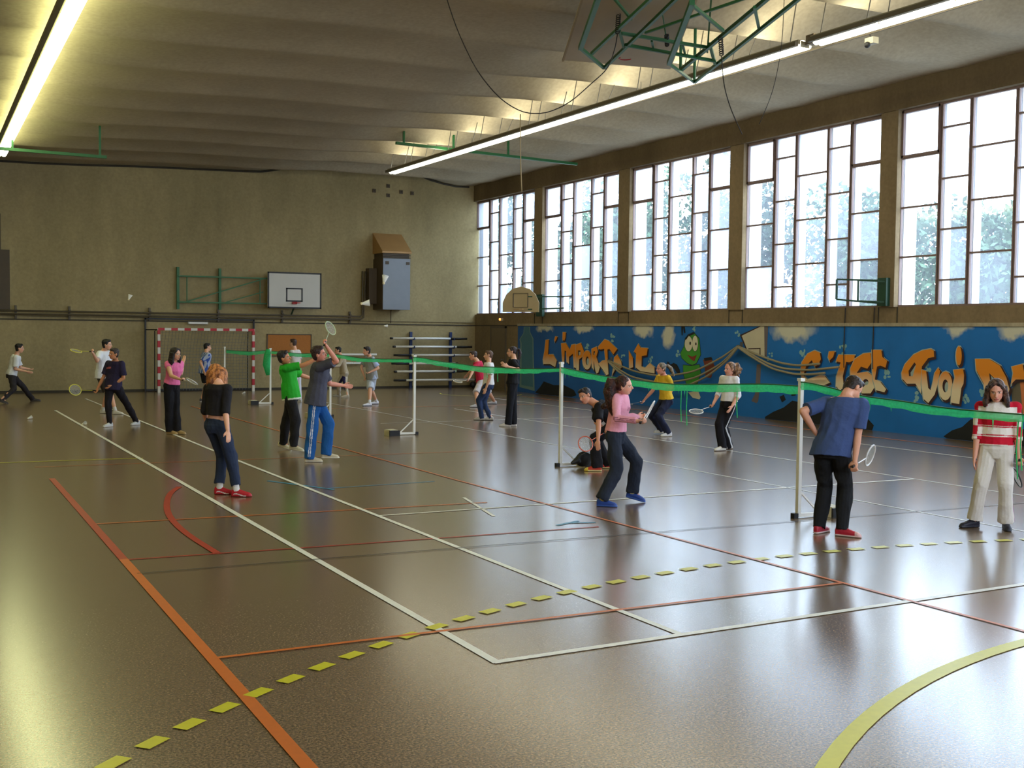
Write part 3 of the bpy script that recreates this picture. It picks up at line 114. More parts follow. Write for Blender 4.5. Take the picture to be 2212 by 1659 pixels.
def wloc(o):
    L = Vector((0,0,0))
    while o is not None: L += o.location; o = o.parent
    return L
def link(name, me, mat, parent=None):
    o = bpy.data.objects.new(name, me); COL.objects.link(o)
    if mat and not me.materials: me.materials.append(mat)
    if parent: o.parent = parent
    return o
def mesh(mb, name, off=(0,0,0), smooth=False):
    me = bpy.data.meshes.new(name); off = Vector(off)
    me.from_pydata([tuple(Vector(p)-off) for p in mb.v], [], mb.f); me.update()
    if smooth: me.shade_smooth()
    return me
def part(mb, name, mat, parent, smooth=False, label=None):
    o = link(name, mesh(mb, name, wloc(parent), smooth), mat, parent)
    if label: o['label'] = label
    return o
def tag(o, label, cat, group=None, kind=None):
    o['label'] = label; o['category'] = cat
    if group: o['group'] = group
    if kind: o['kind'] = kind
    return o
def thing(name, label, cat, loc=(0,0,0), group=None):
    o = bpy.data.objects.new(name, None); COL.objects.link(o); o.location = loc; o.empty_display_size = .1
    return tag(o, label, cat, group)
def solo(mb, name, mat, label, cat, loc=(0,0,0), group=None, smooth=False):
    o = link(name, mesh(mb, name, loc, smooth), mat); o.location = loc
    return tag(o, label, cat, group)
def struct(mb, name, mat, parent=None, smooth=False):
    o = link(name, mesh(mb, name, (0,0,0), smooth), mat, parent)
    o['kind'] = 'structure'
    return o

# ------------------------------------------------------------------ materials
def lin(c):
    return tuple(((x/255)/12.92 if x/255 <= .04045 else (((x/255)+.055)/1.055)**2.4) for x in c)
def new(name):
    m = bpy.data.materials.new(name); m.use_nodes = True; nt = m.node_tree
    return m, nt, nt.nodes['Principled BSDF']
def N(nt, t, **k):
    n = nt.nodes.new(t)
    for a, b in k.items(): setattr(n, a, b)
    return n
def pmat(name, rgb, rough=.6, metal=0, var=.12, scale=8, bump=0, bscale=60, spec=.5, coords='Object'):
    """plain colour with a soft procedural variation"""
    m, nt, b = new(name); c = lin(rgb)
    tc = N(nt, 'ShaderNodeTexCoord'); no = N(nt, 'ShaderNodeTexNoise'); no.inputs['Scale'].default_value = scale; no.inputs['Detail'].default_value = 4
    nt.links.new(tc.outputs[coords], no.inputs['Vector'])
    r = N(nt, 'ShaderNodeMix', data_type='RGBA')
    r.inputs['A'].default_value = (*[x*(1-var) for x in c], 1); r.inputs['B'].default_value = (*[min(1, x*(1+var)) for x in c], 1)
    nt.links.new(no.outputs['Fac'], r.inputs['Factor']); nt.links.new(r.outputs['Result'], b.inputs['Base Color'])
    b.inputs['Roughness'].default_value = rough; b.inputs['Metallic'].default_value = metal; b.inputs['Specular IOR Level'].default_value = spec
    if bump:
        n2 = N(nt, 'ShaderNodeTexNoise'); n2.inputs['Scale'].default_value = bscale; n2.inputs['Detail'].default_value = 3
        nt.links.new(tc.outputs[coords], n2.inputs['Vector'])
        bp = N(nt, 'ShaderNodeBump'); bp.inputs['Strength'].default_value = bump; bp.inputs['Distance'].default_value = .02
        nt.links.new(n2.outputs['Fac'], bp.inputs['Height']); nt.links.new(bp.outputs['Normal'], b.inputs['Normal'])
    return m
def vmat(name, rough=.8, bump=.3, bscale=25, spec=.3, sheen=0):
    m, nt, b = new(name)
    a = N(nt, 'ShaderNodeVertexColor', layer_name='Col'); nt.links.new(a.outputs['Color'], b.inputs['Base Color'])
    b.inputs['Roughness'].default_value = rough; b.inputs['Specular IOR Level'].default_value = spec
    if bump:
        tc = N(nt, 'ShaderNodeTexCoord'); n2 = N(nt, 'ShaderNodeTexNoise'); n2.inputs['Scale'].default_value = bscale; n2.inputs['Detail'].default_value = 3
        nt.links.new(tc.outputs['Object'], n2.inputs['Vector'])
        bp = N(nt, 'ShaderNodeBump'); bp.inputs['Strength'].default_value = bump; bp.inputs['Distance'].default_value = .03
        nt.links.new(n2.outputs['Fac'], bp.inputs['Height']); nt.links.new(bp.outputs['Normal'], b.inputs['Normal'])
    return m
def emat(name, rgb, s):
    m, nt, b = new(name); b.inputs['Emission Color'].default_value = (*rgb, 1); b.inputs['Emission Strength'].default_value = s
    b.inputs['Base Color'].default_value = (.8, .8, .75, 1)
    return m

def concrete(name, rgb, stain=.35, seam=None, scale=.5):
    m, nt, b = new(name); c = lin(rgb)
    tc = N(nt, 'ShaderNodeTexCoord')
    n1 = N(nt, 'ShaderNodeTexNoise'); n1.inputs['Scale'].default_value = scale; n1.inputs['Detail'].default_value = 8; n1.inputs['Roughness'].default_value = .65
    n2 = N(nt, 'ShaderNodeTexNoise'); n2.inputs['Scale'].default_value = 14; n2.inputs['Detail'].default_value = 5
    mp = N(nt, 'ShaderNodeMapping'); mp.inputs['Scale'].default_value = (1, 1, .35)
    nt.links.new(tc.outputs['Object'], mp.inputs['Vector']); nt.links.new(mp.outputs['Vector'], n1.inputs['Vector']); nt.links.new(tc.outputs['Object'], n2.inputs['Vector'])
    cr = N(nt, 'ShaderNodeValToRGB'); e = cr.color_ramp.elements
    e[0].position = .3; e[0].color = (*[x*(1-stain) for x in c], 1); e[1].position = .7; e[1].color = (*[min(1, x*1.12) for x in c], 1)
    nt.links.new(n1.outputs['Fac'], cr.inputs['Fac'])
    mx = N(nt, 'ShaderNodeMix', data_type='RGBA', blend_type='MULTIPLY'); mx.inputs['Factor'].default_value = .35
    nt.links.new(cr.outputs['Color'], mx.inputs['A']); nt.links.new(n2.outputs['Fac'], mx.inputs['B'])
    nt.links.new(mx.outputs['Result'], b.inputs['Base Color']); b.inputs['Roughness'].default_value = .9; b.inputs['Specular IOR Level'].default_value = .15
    bp = N(nt, 'ShaderNodeBump'); bp.inputs['Strength'].default_value = .25; bp.inputs['Distance'].default_value = .01
    nt.links.new(n2.outputs['Fac'], bp.inputs['Height']); nt.links.new(bp.outputs['Normal'], b.inputs['Normal'])
    return m

def floor_mat():
    m, nt, b = new('resin_floor')
    tc = N(nt, 'ShaderNodeTexCoord')
    n1 = N(nt, 'ShaderNodeTexNoise'); n1.inputs['Scale'].default_value = 70; n1.inputs['Detail'].default_value = 3; n1.inputs['Roughness'].default_value = .7
    n2 = N(nt, 'ShaderNodeTexNoise'); n2.inputs['Scale'].default_value = .35; n2.inputs['Detail'].default_value = 2
    for n in (n1, n2): nt.links.new(tc.outputs['Object'], n.inputs['Vector'])
    cr = N(nt, 'ShaderNodeValToRGB'); e = cr.color_ramp.elements
    e[0].position = .34; e[0].color = (*lin(FLOOR_D), 1); e[1].position = .66; e[1].color = (*lin(FLOOR_L), 1)
    nt.links.new(n1.outputs['Fac'], cr.inputs['Fac'])
    nt.links.new(cr.outputs['Color'], b.inputs['Base Color'])
    mr = N(nt, 'ShaderNodeMapRange'); mr.clamp = False;  mr.inputs['To Min'].default_value = FLOOR_R[0]; mr.inputs['To Max'].default_value = FLOOR_R[1]
    nt.links.new(n2.outputs['Fac'], mr.inputs['Value']); nt.links.new(mr.outputs['Result'], b.inputs['Roughness'])
    b.inputs['Specular IOR Level'].default_value = FLOOR_SPEC; b.inputs['Coat Weight'].default_value = .55; b.inputs['Coat Roughness'].default_value = .2; b.inputs['Coat IOR'].default_value = 1.5
    return m
FLOOR_D = (74, 61, 46); FLOOR_L = (160, 132, 100); FLOOR_R = (.23, .23); FLOOR_SPEC = 1.0

def mural_mat():
    """sprayed blue wall with soft clouds, drips and worn plaster; positions are metres along the wall"""
    m, nt, b = new('mural_paint'); tc = N(nt, 'ShaderNodeTexCoord')
    sep = N(nt, 'ShaderNodeSeparateXYZ')
    dn = N(nt, 'ShaderNodeTexNoise'); dn.inputs['Scale'].default_value = 3.5; dn.inputs['Detail'].default_value = 4
    nt.links.new(tc.outputs['Object'], dn.inputs['Vector'])
    sub = N(nt, 'ShaderNodeVectorMath', operation='SUBTRACT'); sub.inputs[1].default_value = (.5, .5, .5)
    nt.links.new(dn.outputs['Color'], sub.inputs[0])
    sc = N(nt, 'ShaderNodeVectorMath', operation='SCALE'); sc.inputs['Scale'].default_value = .45; nt.links.new(sub.outputs[0], sc.inputs[0])
    ad = N(nt, 'ShaderNodeVectorMath', operation='ADD'); nt.links.new(tc.outputs['Object'], ad.inputs[0]); nt.links.new(sc.outputs[0], ad.inputs[1])
    last = None
    for (y, z, ry, rz) in CLOUDS:
        s1 = N(nt, 'ShaderNodeVectorMath', operation='SUBTRACT'); s1.inputs[1].default_value = (0, y-16, z); nt.links.new(ad.outputs[0], s1.inputs[0])
        m1 = N(nt, 'ShaderNodeVectorMath', operation='MULTIPLY'); m1.inputs[1].default_value = (0, 1/ry, 1/rz); nt.links.new(s1.outputs[0], m1.inputs[0])
        l1 = N(nt, 'ShaderNodeVectorMath', operation='LENGTH'); nt.links.new(m1.outputs[0], l1.inputs[0])
        mr = N(nt, 'ShaderNodeMapRange'); mr.inputs['From Min'].default_value = 1.15; mr.inputs['From Max'].default_value = .6; nt.links.new(l1.outputs['Value'], mr.inputs['Value'])
        if last is None: last = mr.outputs['Result']
        else:
            mx = N(nt, 'ShaderNodeMath', operation='MAXIMUM'); nt.links.new(last, mx.inputs[0]); nt.links.new(mr.outputs['Result'], mx.inputs[1]); last = mx.outputs[0]
    # base blue is lighter towards the near end of the wall, darker at the far end
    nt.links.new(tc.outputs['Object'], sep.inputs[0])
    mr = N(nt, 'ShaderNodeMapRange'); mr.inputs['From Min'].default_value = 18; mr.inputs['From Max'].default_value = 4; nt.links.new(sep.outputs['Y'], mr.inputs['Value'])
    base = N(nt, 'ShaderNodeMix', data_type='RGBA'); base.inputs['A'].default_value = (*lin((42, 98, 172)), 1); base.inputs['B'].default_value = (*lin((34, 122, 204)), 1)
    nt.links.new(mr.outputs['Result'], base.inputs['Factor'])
    n2 = N(nt, 'ShaderNodeTexNoise'); n2.inputs['Scale'].default_value = 1.6; n2.inputs['Detail'].default_value = 6; nt.links.new(tc.outputs['Object'], n2.inputs['Vector'])
    mv = N(nt, 'ShaderNodeMix', data_type='RGBA', blend_type='MULTIPLY'); mv.inputs['Factor'].default_value = .35
    nt.links.new(base.outputs['Result'], mv.inputs['A']); nt.links.new(n2.outputs['Fac'], mv.inputs['B'])
    cl = N(nt, 'ShaderNodeMix', data_type='RGBA'); cl.inputs['B'].default_value = (*lin((205, 204, 185)), 1)
    nt.links.new(mv.outputs['Result'], cl.inputs['A']); nt.links.new(last, cl.inputs['Factor'])
    nt.links.new(cl.outputs['Result'], b.inputs['Base Color']); b.inputs['Roughness'].default_value = .55; b.inputs['Specular IOR Level'].default_value = .3
    return m
def letter_mat():
    m, nt, b = new('letter_paint'); tc = N(nt, 'ShaderNodeTexCoord'); sep = N(nt, 'ShaderNodeSeparateXYZ'); nt.links.new(tc.outputs['Object'], sep.inputs[0])
    no = N(nt, 'ShaderNodeTexNoise'); no.inputs['Scale'].default_value = 4; nt.links.new(tc.outputs['Object'], no.inputs['Vector'])
    a = N(nt, 'ShaderNodeMath', operation='MULTIPLY_ADD'); a.inputs[1].default_value = .12; nt.links.new(no.outputs['Fac'], a.inputs[0]); nt.links.new(sep.outputs['Z'], a.inputs[2])
    mr = N(nt, 'ShaderNodeMapRange'); mr.inputs['From Min'].default_value = 1.02; mr.inputs['From Max'].default_value = 1.34; nt.links.new(a.outputs[0], mr.inputs['Value'])
    mx = N(nt, 'ShaderNodeMix', data_type='RGBA'); mx.inputs['A'].default_value = (*lin((232, 214, 176)), 1); mx.inputs['B'].default_value = (*lin((226, 138, 28)), 1)
    nt.links.new(mr.outputs['Result'], mx.inputs['Factor']); nt.links.new(mx.outputs['Result'], b.inputs['Base Color']); b.inputs['Roughness'].default_value = .6
    return m
def glass_mat():
    """window glass: frosted panes, and clear panes with a milky veil imitating bloom haze, amount per pane in the attribute Col"""
    m, nt, b = new('window_glass'); nt.nodes.remove(b); out = nt.nodes['Material Output']
    at = N(nt, 'ShaderNodeVertexColor', layer_name='Col')
    tr = N(nt, 'ShaderNodeBsdfTransparent'); tr.inputs['Color'].default_value = (.86, .92, .95, 1)
    tl = N(nt, 'ShaderNodeBsdfTranslucent'); tl.inputs['Color'].default_value = (.30, .33, .38, 1)
    mx = N(nt, 'ShaderNodeMixShader'); nt.links.new(at.outputs['Color'], mx.inputs['Fac']); nt.links.new(tr.outputs[0], mx.inputs[1]); nt.links.new(tl.outputs[0], mx.inputs[2])
    gl = N(nt, 'ShaderNodeBsdfGlossy'); gl.inputs['Roughness'].default_value = .05; gl.inputs['Color'].default_value = (1, 1, 1, 1)
    m2 = N(nt, 'ShaderNodeMixShader'); m2.inputs['Fac'].default_value = .04; nt.links.new(mx.outputs[0], m2.inputs[1]); nt.links.new(gl.outputs[0], m2.inputs[2])
    nt.links.new(m2.outputs[0], out.inputs['Surface'])
    return m
def net_mat(name, rgb, alpha, scale):
    """fine woven mesh: partly see-through"""
    m, nt, b = new(name); out = nt.nodes['Material Output']; tr = N(nt, 'ShaderNodeBsdfTransparent'); b.inputs['Base Color'].default_value = (*lin(rgb), 1); b.inputs['Roughness'].default_value = .7
    tl = N(nt, 'ShaderNodeBsdfTranslucent'); tl.inputs['Color'].default_value = (*lin(rgb), 1)
    m0 = N(nt, 'ShaderNodeMixShader'); m0.inputs['Fac'].default_value = .4; nt.links.new(b.outputs[0], m0.inputs[1]); nt.links.new(tl.outputs[0], m0.inputs[2])
    tc = N(nt, 'ShaderNodeTexCoord'); no = N(nt, 'ShaderNodeTexNoise'); no.inputs['Scale'].default_value = scale; nt.links.new(tc.outputs['Object'], no.inputs['Vector'])
    mr = N(nt, 'ShaderNodeMapRange'); mr.inputs['To Min'].default_value = alpha-.25; mr.inputs['To Max'].default_value = alpha+.25; nt.links.new(no.outputs['Fac'], mr.inputs['Value'])
    mx = N(nt, 'ShaderNodeMixShader'); nt.links.new(mr.outputs['Result'], mx.inputs['Fac']); nt.links.new(tr.outputs[0], mx.inputs[1]); nt.links.new(m0.outputs[0], mx.inputs[2])
    nt.links.new(mx.outputs[0], out.inputs['Surface'])
    return m

M = {}
M['floor'] = floor_mat()
M['wall'] = concrete('concrete_wall', (186, 168, 124), .3)
M['wall2'] = concrete('concrete_band', (150, 130, 100), .3)
M['beam'] = concrete('concrete_beam', (128, 110, 84), .35)
M['ceil'] = concrete('concrete_ceiling', (188, 174, 148), .15, scale=.3)
M['ledge'] = concrete('plaster_ledge', (190, 178, 152), .3, scale=3)
M['seam'] = pmat('dark_seam', (64, 58, 48), .9)
M['frame'] = pmat('steel_window_bar', (124, 102, 96), .6)
M['fin'] = pmat('white_concrete_fin', (235, 232, 225), .8)
M['glass'] = glass_mat()
M['mural'] = mural_mat(); M['letter'] = letter_mat()
for k, c in (('maroon', (52, 24, 26)), ('halo', (160, 178, 172)), ('pgreen', (64, 150, 46)), ('pwhite', (214, 208, 182)), ('pblack', (18, 20, 22)), ('pred', (130, 46, 36)), ('pglove', (120, 56, 34)),
             ('psplash', (132, 178, 182)), ('pboard', (202, 194, 168)), ('ppost', (104, 96, 98)), ('pbottle', (70, 118, 136)), ('pbedge', (112, 142, 140)), ('prock', (14, 18, 22)), ('pvest', (104, 96, 78)), ('pskin', (206, 124, 74))):
    M[k] = pmat('paint_' + k, c, .6, var=.1, scale=3)
M['wht'] = pmat('white_line_paint', (244, 242, 232), .35, var=.1, scale=20)
M['org'] = pmat('orange_line_paint', (214, 112, 44), .35, var=.1, scale=20)
M['redl'] = pmat('red_line_paint', (176, 52, 34), .4, var=.15, scale=20)
M['yel'] = pmat('yellow_line_paint', (214, 206, 40), .35, var=.1, scale=20)
M['blul'] = pmat('blue_line_tape', (74, 150, 190), .4)
M['dkl'] = pmat('dark_floor_joint', (44, 42, 38), .5)
M['postw'] = pmat('white_painted_steel', (240, 238, 230), .4, var=.08, scale=10)
M['rubber'] = pmat('black_rubber', (22, 22, 24), .6)
M['grn'] = pmat('green_painted_steel', (34, 100, 50), .45, var=.15, scale=12)
M['grnd'] = pmat('dark_green_steel', (28, 66, 48), .5, var=.15, scale=12)
M['net'] = net_mat('green_net', (60, 206, 124), .84, 30)
M['gnet'] = pmat('grey_net_cord', (120, 120, 112), .8)
M['housing'] = pmat('lamp_housing', (150, 142, 118), .6)
M['tube'] = emat('lit_tube', (1, .97, .74), 6)
M['tubeg'] = emat('lit_tube_green', (.94, 1, .5), 6.5)
M['blk'] = pmat('black_paint', (24, 22, 22), .5)
M['red'] = pmat('red_paint', (176, 34, 40), .45)
M['boardw'] = pmat('white_backboard', (200, 196, 186), .5, var=.05, scale=3)
M['boardb'] = pmat('beige_plywood', (176, 156, 118), .6, var=.08, scale=3)
M['cork'] = pmat('cork', (176, 112, 52), .9, var=.15, scale=20)
M['heat'] = pmat('grey_sheet_metal', (128, 132, 138), .45, metal=.3, var=.08, scale=4)
M['hood'] = pmat('tan_sheet_metal', (176, 136, 84), .5, metal=.1, var=.1, scale=4)
M['hoodd'] = pmat('brown_louvre', (80, 66, 48), .6)
M['pipe'] = pmat('painted_pipe', (96, 86, 70), .6, var=.15, scale=10)
M['bluep'] = pmat('blue_rack_paint', (36, 56, 104), .5)
M['rope'] = pmat('hemp_rope', (150, 140, 112), .9, var=.2, scale=40)
M['cable'] = pmat('dark_cable', (38, 30, 26), .7)
M['cord'] = pmat('pale_cord', (160, 140, 104), .8)
M['steel'] = pmat('bare_steel', (120, 118, 114), .4, metal=.6)
M['bark'] = pmat('bark', (70, 56, 44), .9)
M['leaf'] = pmat('leaves', (58, 84, 52), .7, var=.3, scale=3)
M['leafd'] = pmat('dark_leaves', (36, 60, 38), .7, var=.3, scale=3)
M['ground'] = pmat('outside_ground', (170, 168, 160), .9)
M['skin'] = vmat('skin', .55, .08, 60, .4)
M['cloth'] = vmat('cloth', .85, .35, 14, .25)
M['hair'] = vmat('hair', .5, .6, 45, .4)
M['shoe'] = vmat('shoe', .5, .1, 40, .5)
for k, c in (('yellow', (216, 208, 60)), ('white', (225, 224, 220)), ('pale', (176, 190, 150)), ('cream', (206, 190, 150)), ('orange', (206, 84, 44)), ('red', (176, 50, 60)), ('dark', (34, 38, 40)), ('grip', (28, 26, 28))):
    M['rk_' + k] = pmat('racket_' + k, c, .35, var=.05)
M['string'] = net_mat('racket_strings', (225, 225, 215), .32, 90)
M['feather'] = pmat('white_feather', (232, 232, 226), .7)
M['corkb'] = pmat('shuttle_cork', (226, 214, 180), .6)
M['lampo'] = emat('amber_lamp', (1, .25, .02), 1.6)
M['amb'] = pmat('ivory_plastic', (200, 190, 160), .5)

# ------------------------------------------------------------------ camera (eye 2.0 m above the floor)
def cam():
    f, yaw, pitch, roll = 2495.74, .483249, .0452056, -.0112721
    cy, sy, cp, sp = math.cos(yaw), math.sin(yaw), math.cos(pitch), math.sin(pitch)
    fwd = Vector((sy*cp, cy*cp, -sp)); right = Vector((cy, -sy, 0)); down = fwd.cross(right)
    c, s = math.cos(roll), math.sin(roll); r2 = right*c + down*s; d2 = down*c - right*s
    cd = bpy.data.cameras.new('camera'); o = bpy.data.objects.new('camera', cd); COL.objects.link(o)
    m = Matrix((r2, -d2, -fwd)).transposed().to_4x4(); m.translation = Vector((0, 0, 2.0)); o.matrix_world = m
    cd.sensor_width = 36; cd.lens = 36*f/2212; cd.clip_end = 300; SC.camera = o
cam()

# ------------------------------------------------------------------ room shell
XW, XL, YB, YN, ZT = 18.1, -2.2, 37.4, -4.5, 8.2
PITCH = 2.22
def ceil_z(x, y):
    def ip(x, t):
        for (a, u), (b, v) in zip(t, t[1:]):
            if x <= b:
                k = (x-a)/(b-a); k = k*k*(3-2*k); return u + (v-u)*k
        return t[-1][1]
    z0 = ip(x, [(-3, 6.6), (3, 6.8), (8, 6.95), (13, 7.0), (16, 7.02), (17.2, 7.12), (19, 7.2)]) if x > -3 else 6.6
    a = ip(x, [(-3, .1), (7, .14), (10.0, .2), (12.2, .62), (15.2, .62), (17.4, .04), (19, 0)]) if x > -3 else .1
    return z0 + a*abs(math.sin(PI*(y-13.65)/PITCH))**.7
def build_ceiling():
    xs = [XL-.3 + i*(XW+.6-XL)/84 for i in range(85)]; ys = [YN-.3 + i*PITCH/18 for i in range(int((YB-YN+.8)/(PITCH/18))+1)]
    mb = MB(); mb.v = [(x, y, ceil_z(x, y)) for y in ys for x in xs]; n = len(xs)
    mb.f = [(j*n+i, (j+1)*n+i, (j+1)*n+i+1, j*n+i+1) for j in range(len(ys)-1) for i in range(n-1)]
    struct(mb, 'ceiling', M['ceil'], smooth=True)
    # roof slab that closes the hall above the shells
    struct(MB().box((XL-.3, YN-.3, 8.2), (XW+.3, YB+.3, 8.4)), 'roof_slab', M['beam'])
build_ceiling()
struct(MB().box((XL-.3, YN-.3, -.2), (XW+.3, YB+.3, 0)), 'floor', M['floor'])
struct(MB().box((XL-.3, YB, 0), (XW+.3, YB+.3, ZT)), 'wall_back', M['wall'])
struct(MB().box((XL-.3, YN, 0), (XL, YB, ZT)), 'wall_left', M['wall'])
nw = MB().box((XL-.3, YN-.3, 0), (XW+.3, YN, 2.6)).box((XL-.3, YN-.3, 6.62), (XW+.3, YN, ZT))
for a, b in ((XL-.3, 3.3), (7.8, 8.3), (12.8, XW+.3)): nw.box((a, YN-.3, 2.6), (b, YN, 6.62))  # two unseen window openings added behind the camera to light the players' faces
struct(nw, 'wall_near', M['wall'])
nf = MB()
for k in (1, 2):
    for i in range(1, 5): nf.box((XL+.2+k*5.0+i*.9, YN-.18, 2.6), (XL+.25+k*5.0+i*.9, YN-.12, 6.62))
    for z in (3.6, 4.6, 5.6): nf.box((XL+.2+k*5.0, YN-.17, z-.02), (XL+4.7+k*5.0, YN-.13, z+.02))
struct(nf, 'window_9', M['frame'])  # bars of the added fill windows
# window wall: lower wall, band, pillars and head beam in one shell
BAYS = [2.55 + 4.95*k - 4.95*1 for k in range(9)]   # near edge bookkeeping below
STARTS = [37.42, 32.43, 27.4, 22.42, 17.49, 12.5, 7.5, 2.55]
w = MB()
w.box((XW, YN, 0), (XW+.3, YB, 2.2)); w.box((XW, YN, 2.2), (XW+.3, YB, 2.6)); w.box((XW, YN, 6.62), (XW+.3, YB, ZT))
edges = [YB+.3] + [s for s in STARTS] + [YN]
prev = None
for s in STARTS:
    if prev is not None: w.box((XW-.06, s, 2.6), (XW+.3, prev, 6.7))
    prev = s - 4.46
w.box((XW-.06, YN, 2.6), (XW+.3, prev, 6.7))
w.box((XW, 37.42, 2.6), (XW+.3, 37.7, 6.7))
struct(w, 'wall_right', M['wall2'])
struct(MB().box((XW-.1, YN, 6.62), (XW, YB, 7.2)), 'beam_right', M['beam'])
struct(MB().box((XW-.04, YN, 2.2), (XW, 34.1, 2.27)), 'trim_1', M['ledge'])
sm = MB()
for s in STARTS[:-1]:
    for y in (s-4.46, s-4.46-.52): sm.box((XW-.012, y-.012, 2.27), (XW, y+.012, 2.6))
struct(sm, 'trim_2', M['seam'])
struct(MB().box((XL, YB-.02, 2.19), (XW, YB, 2.225)).box((XL, YB-.03, 2.3), (XW, YB, 2.31)), 'trim_3', M['seam'])
struct(MB().box((XL, YB-.03, 0), (14, YB, .07)).box((14, YB-.03, 0), (XW, YB, .07)), 'baseboard_back', M['seam'])
struct(MB().box((XW-.012, 34.1, 2.19), (XW, YB, 2.22)), 'trim_4', M['seam'])
struct(MB().tube([(x, YB-.02, ceil_z(x, YB)-.05) for x in [XL + i*.5 for i in range(41)]], .035, 6), 'trim_5', M['seam'])

# windows -----------------------------------------------------------
COLS = [(0, .97), (1.04, 1.70), (1.77, 2.74), (2.80, 3.45), (3.52, 4.45)]
rnd = random.Random(5)
def window(k, s):
    z0, z1 = 2.62, 6.6; fr = MB(); fin = MB(); gl = MB(); cols = []
    x = XW + .1
    fr.box((x-.04, s-4.46, z0-.03), (x+.04, s, z0+.02)); fr.box((x-.04, s-4.46, z1-.02), (x+.04, s, z1+.03))
    for i, (a, b) in enumerate(COLS):
        ya, yb = s-a, s-b
        # upright on both sides of the column, deep white fin outside on its far side
        fr.box((x-.035, ya-.008, z0), (x+.035, ya+.022, z1)); fr.box((x-.035, yb-.022, z0), (x+.035, yb+.008, z1))
        fin.box((x+.05, ya-.02, z0-.1), (x+.05+(.36 if i == 0 else .2), ya+.05, z1+.1))
        zs = [z0, 3.62, 4.63, 5.64, z1] if i in (0, 2, 4) else [z0, 3.12, 4.12, 5.12, 6.12, z1]
        for z in zs[1:-1]: fr.box((x-.03, yb, z-.018), (x+.03, ya, z+.018))
        for j, (c, d) in enumerate(zip(zs, zs[1:])):
            top = j == len(zs)-2
            h = rnd.random()
            fog = .8 if h < .15 else (.12 + .35*rnd.random())  # veil on every pane stands in for bloom haze over the trees
            if i in (0, 4) and top:
                fog = .75
                # hinged vent casement with a heavier frame
                fr.box((x-.055, yb, d-.05), (x+.04, ya, d)); fr.box((x-.055, yb, c+.01), (x+.04, ya, c+.055))
                fr.box((x-.055, ya-.045, c), (x+.04, ya, d)); fr.box((x-.055, yb, c), (x+.04, yb+.03, d))
            gl.quad((x+.01, ya, c), (x+.01, yb, c), (x+.01, yb, d), (x+.01, ya, d)); cols += [fog]*4
    fo = struct(fr, 'window_%d' % k, M['frame'])
    g = struct(gl, 'glass', M['glass'], fo)
    ca = g.data.color_attributes.new('Col', 'FLOAT_COLOR', 'POINT')
    for i, c in enumerate(cols): ca.data[i].color = (c, c, c, 1)
    struct(fin, 'fin', M['fin'], fo)
for k, s in enumerate(STARTS): window(k+1, s)

# door pair in the far corner --------------------------------------
d = struct(MB().box((XW-.04, 34.95, 0), (XW-.005, 36.05, 2.12)), 'door_1', pmat('brown_door', (112, 96, 70), .6))
struct(MB().box((XW-.05, 36.02, 0), (XW, 36.08, 2.18)).box((XW-.05, 34.92, 0), (XW, 34.97, 2.18)).box((XW-.05, 34.92, 2.12), (XW, 36.08, 2.18)), 'door_frame', M['pipe'], d)
struct(MB().tube([(XW-.04, 35.05, 1.05), (XW-.09, 35.05, 1.05), (XW-.09, 35.17, 1.05)], .012), 'door_handle', M['steel'], d)

# floor markings ----------------------------------------------------
TR = [10]
def strip(pts, w, mat, z=.004):
    mb = MB(); pts = [Vector((p[0], p[1], 0)) for p in pts]; n = len(pts)
    L = []; 
    for i, p in enumerate(pts):
        d = (pts[min(i+1, n-1)]-pts[max(i-1, 0)]).normalized(); q = Vector((-d.y, d.x, 0))*w/2
        L.append((p+q, p-q))
    for (a, b), (c, e) in zip(L, L[1:]): mb.quad((a.x,a.y,z), (b.x,b.y,z), (e.x,e.y,z), (c.x,c.y,z))
    TR[0] += 1; return struct(mb, 'trim_%d' % TR[0], mat)
strip([(3.14, 29.4), (3.14, 6.13)], .06, M['wht'], .0045)
strip([(3.12, 6.15), (9.8, 6.33), (17.8, 6.5)], .06, M['wht'], .005)
strip([(4.42, 34), (4.44, 17), (4.5, 9.5), (4.54, 6.17)], .055, M['wht'], .0045)
strip([(4.48, 11.62), (7.3, 11.64), (12.5, 11.65)], .045, M['wht'])
strip([(5.92, 12.5), (5.62, 11.1)], .04, M['wht'])
strip([(1.64, 10.3), (1.62, 6.9), (1.6, 4), (1.6, -2)], .075, M['org'], .005)
strip([(1.68, 16.2), (1.66, 13), (1.64, 10.3)], .075, M['redl'], .005)
strip([(6.45, 30), (6.48, 19), (6.53, 13.9), (6.6, 10.4), (6.67, 7.4), (6.72, 5.2), (6.75, 0)], .036, M['org'], .006)
strip([(1.64, 6.95), (6.69, 6.94)], .04, M['org'], .0065)
strip([(1.64, 12.28), (6.0, 12.03)], .04, M['org'])
strip([(1.66, 10.27), (3.12, 10.18), (6.3, 10.05)], .036, M['redl'])
RP = [(3.03, 14.75), (2.85, 14.35), (2.67, 13.7), (2.5, 12.84), (2.42, 12.1), (2.39, 11.3), (2.43, 10.24)]
for _ in range(3):
    RQ = [RP[0]]
    for a, b in zip(RP, RP[1:]): RQ += [(a[0]*.75+b[0]*.25, a[1]*.75+b[1]*.25), (a[0]*.25+b[0]*.75, a[1]*.25+b[1]*.75)]
    RP = RQ + [RP[-1]]
strip(RP, .07, M['redl'], .0055)
strip([(1.64, 9.64), (8.5, 9.48), (17.8, 9.3)], .02, M['dkl'], .007)
strip([(-2, 18.4), (1.2, 18.36), (3.2, 18.24)], .05, M['yel'])
strip([(1.6, 17.6), (8.5, 17.3)], .03, M['org'])
strip([(4.2, 14.9), (4.66, 13.9), (4.72, 13.75)], .05, M['blul'])
strip([(4.66, 13.9), (6.2, 14.0)], .03, M['blul'])
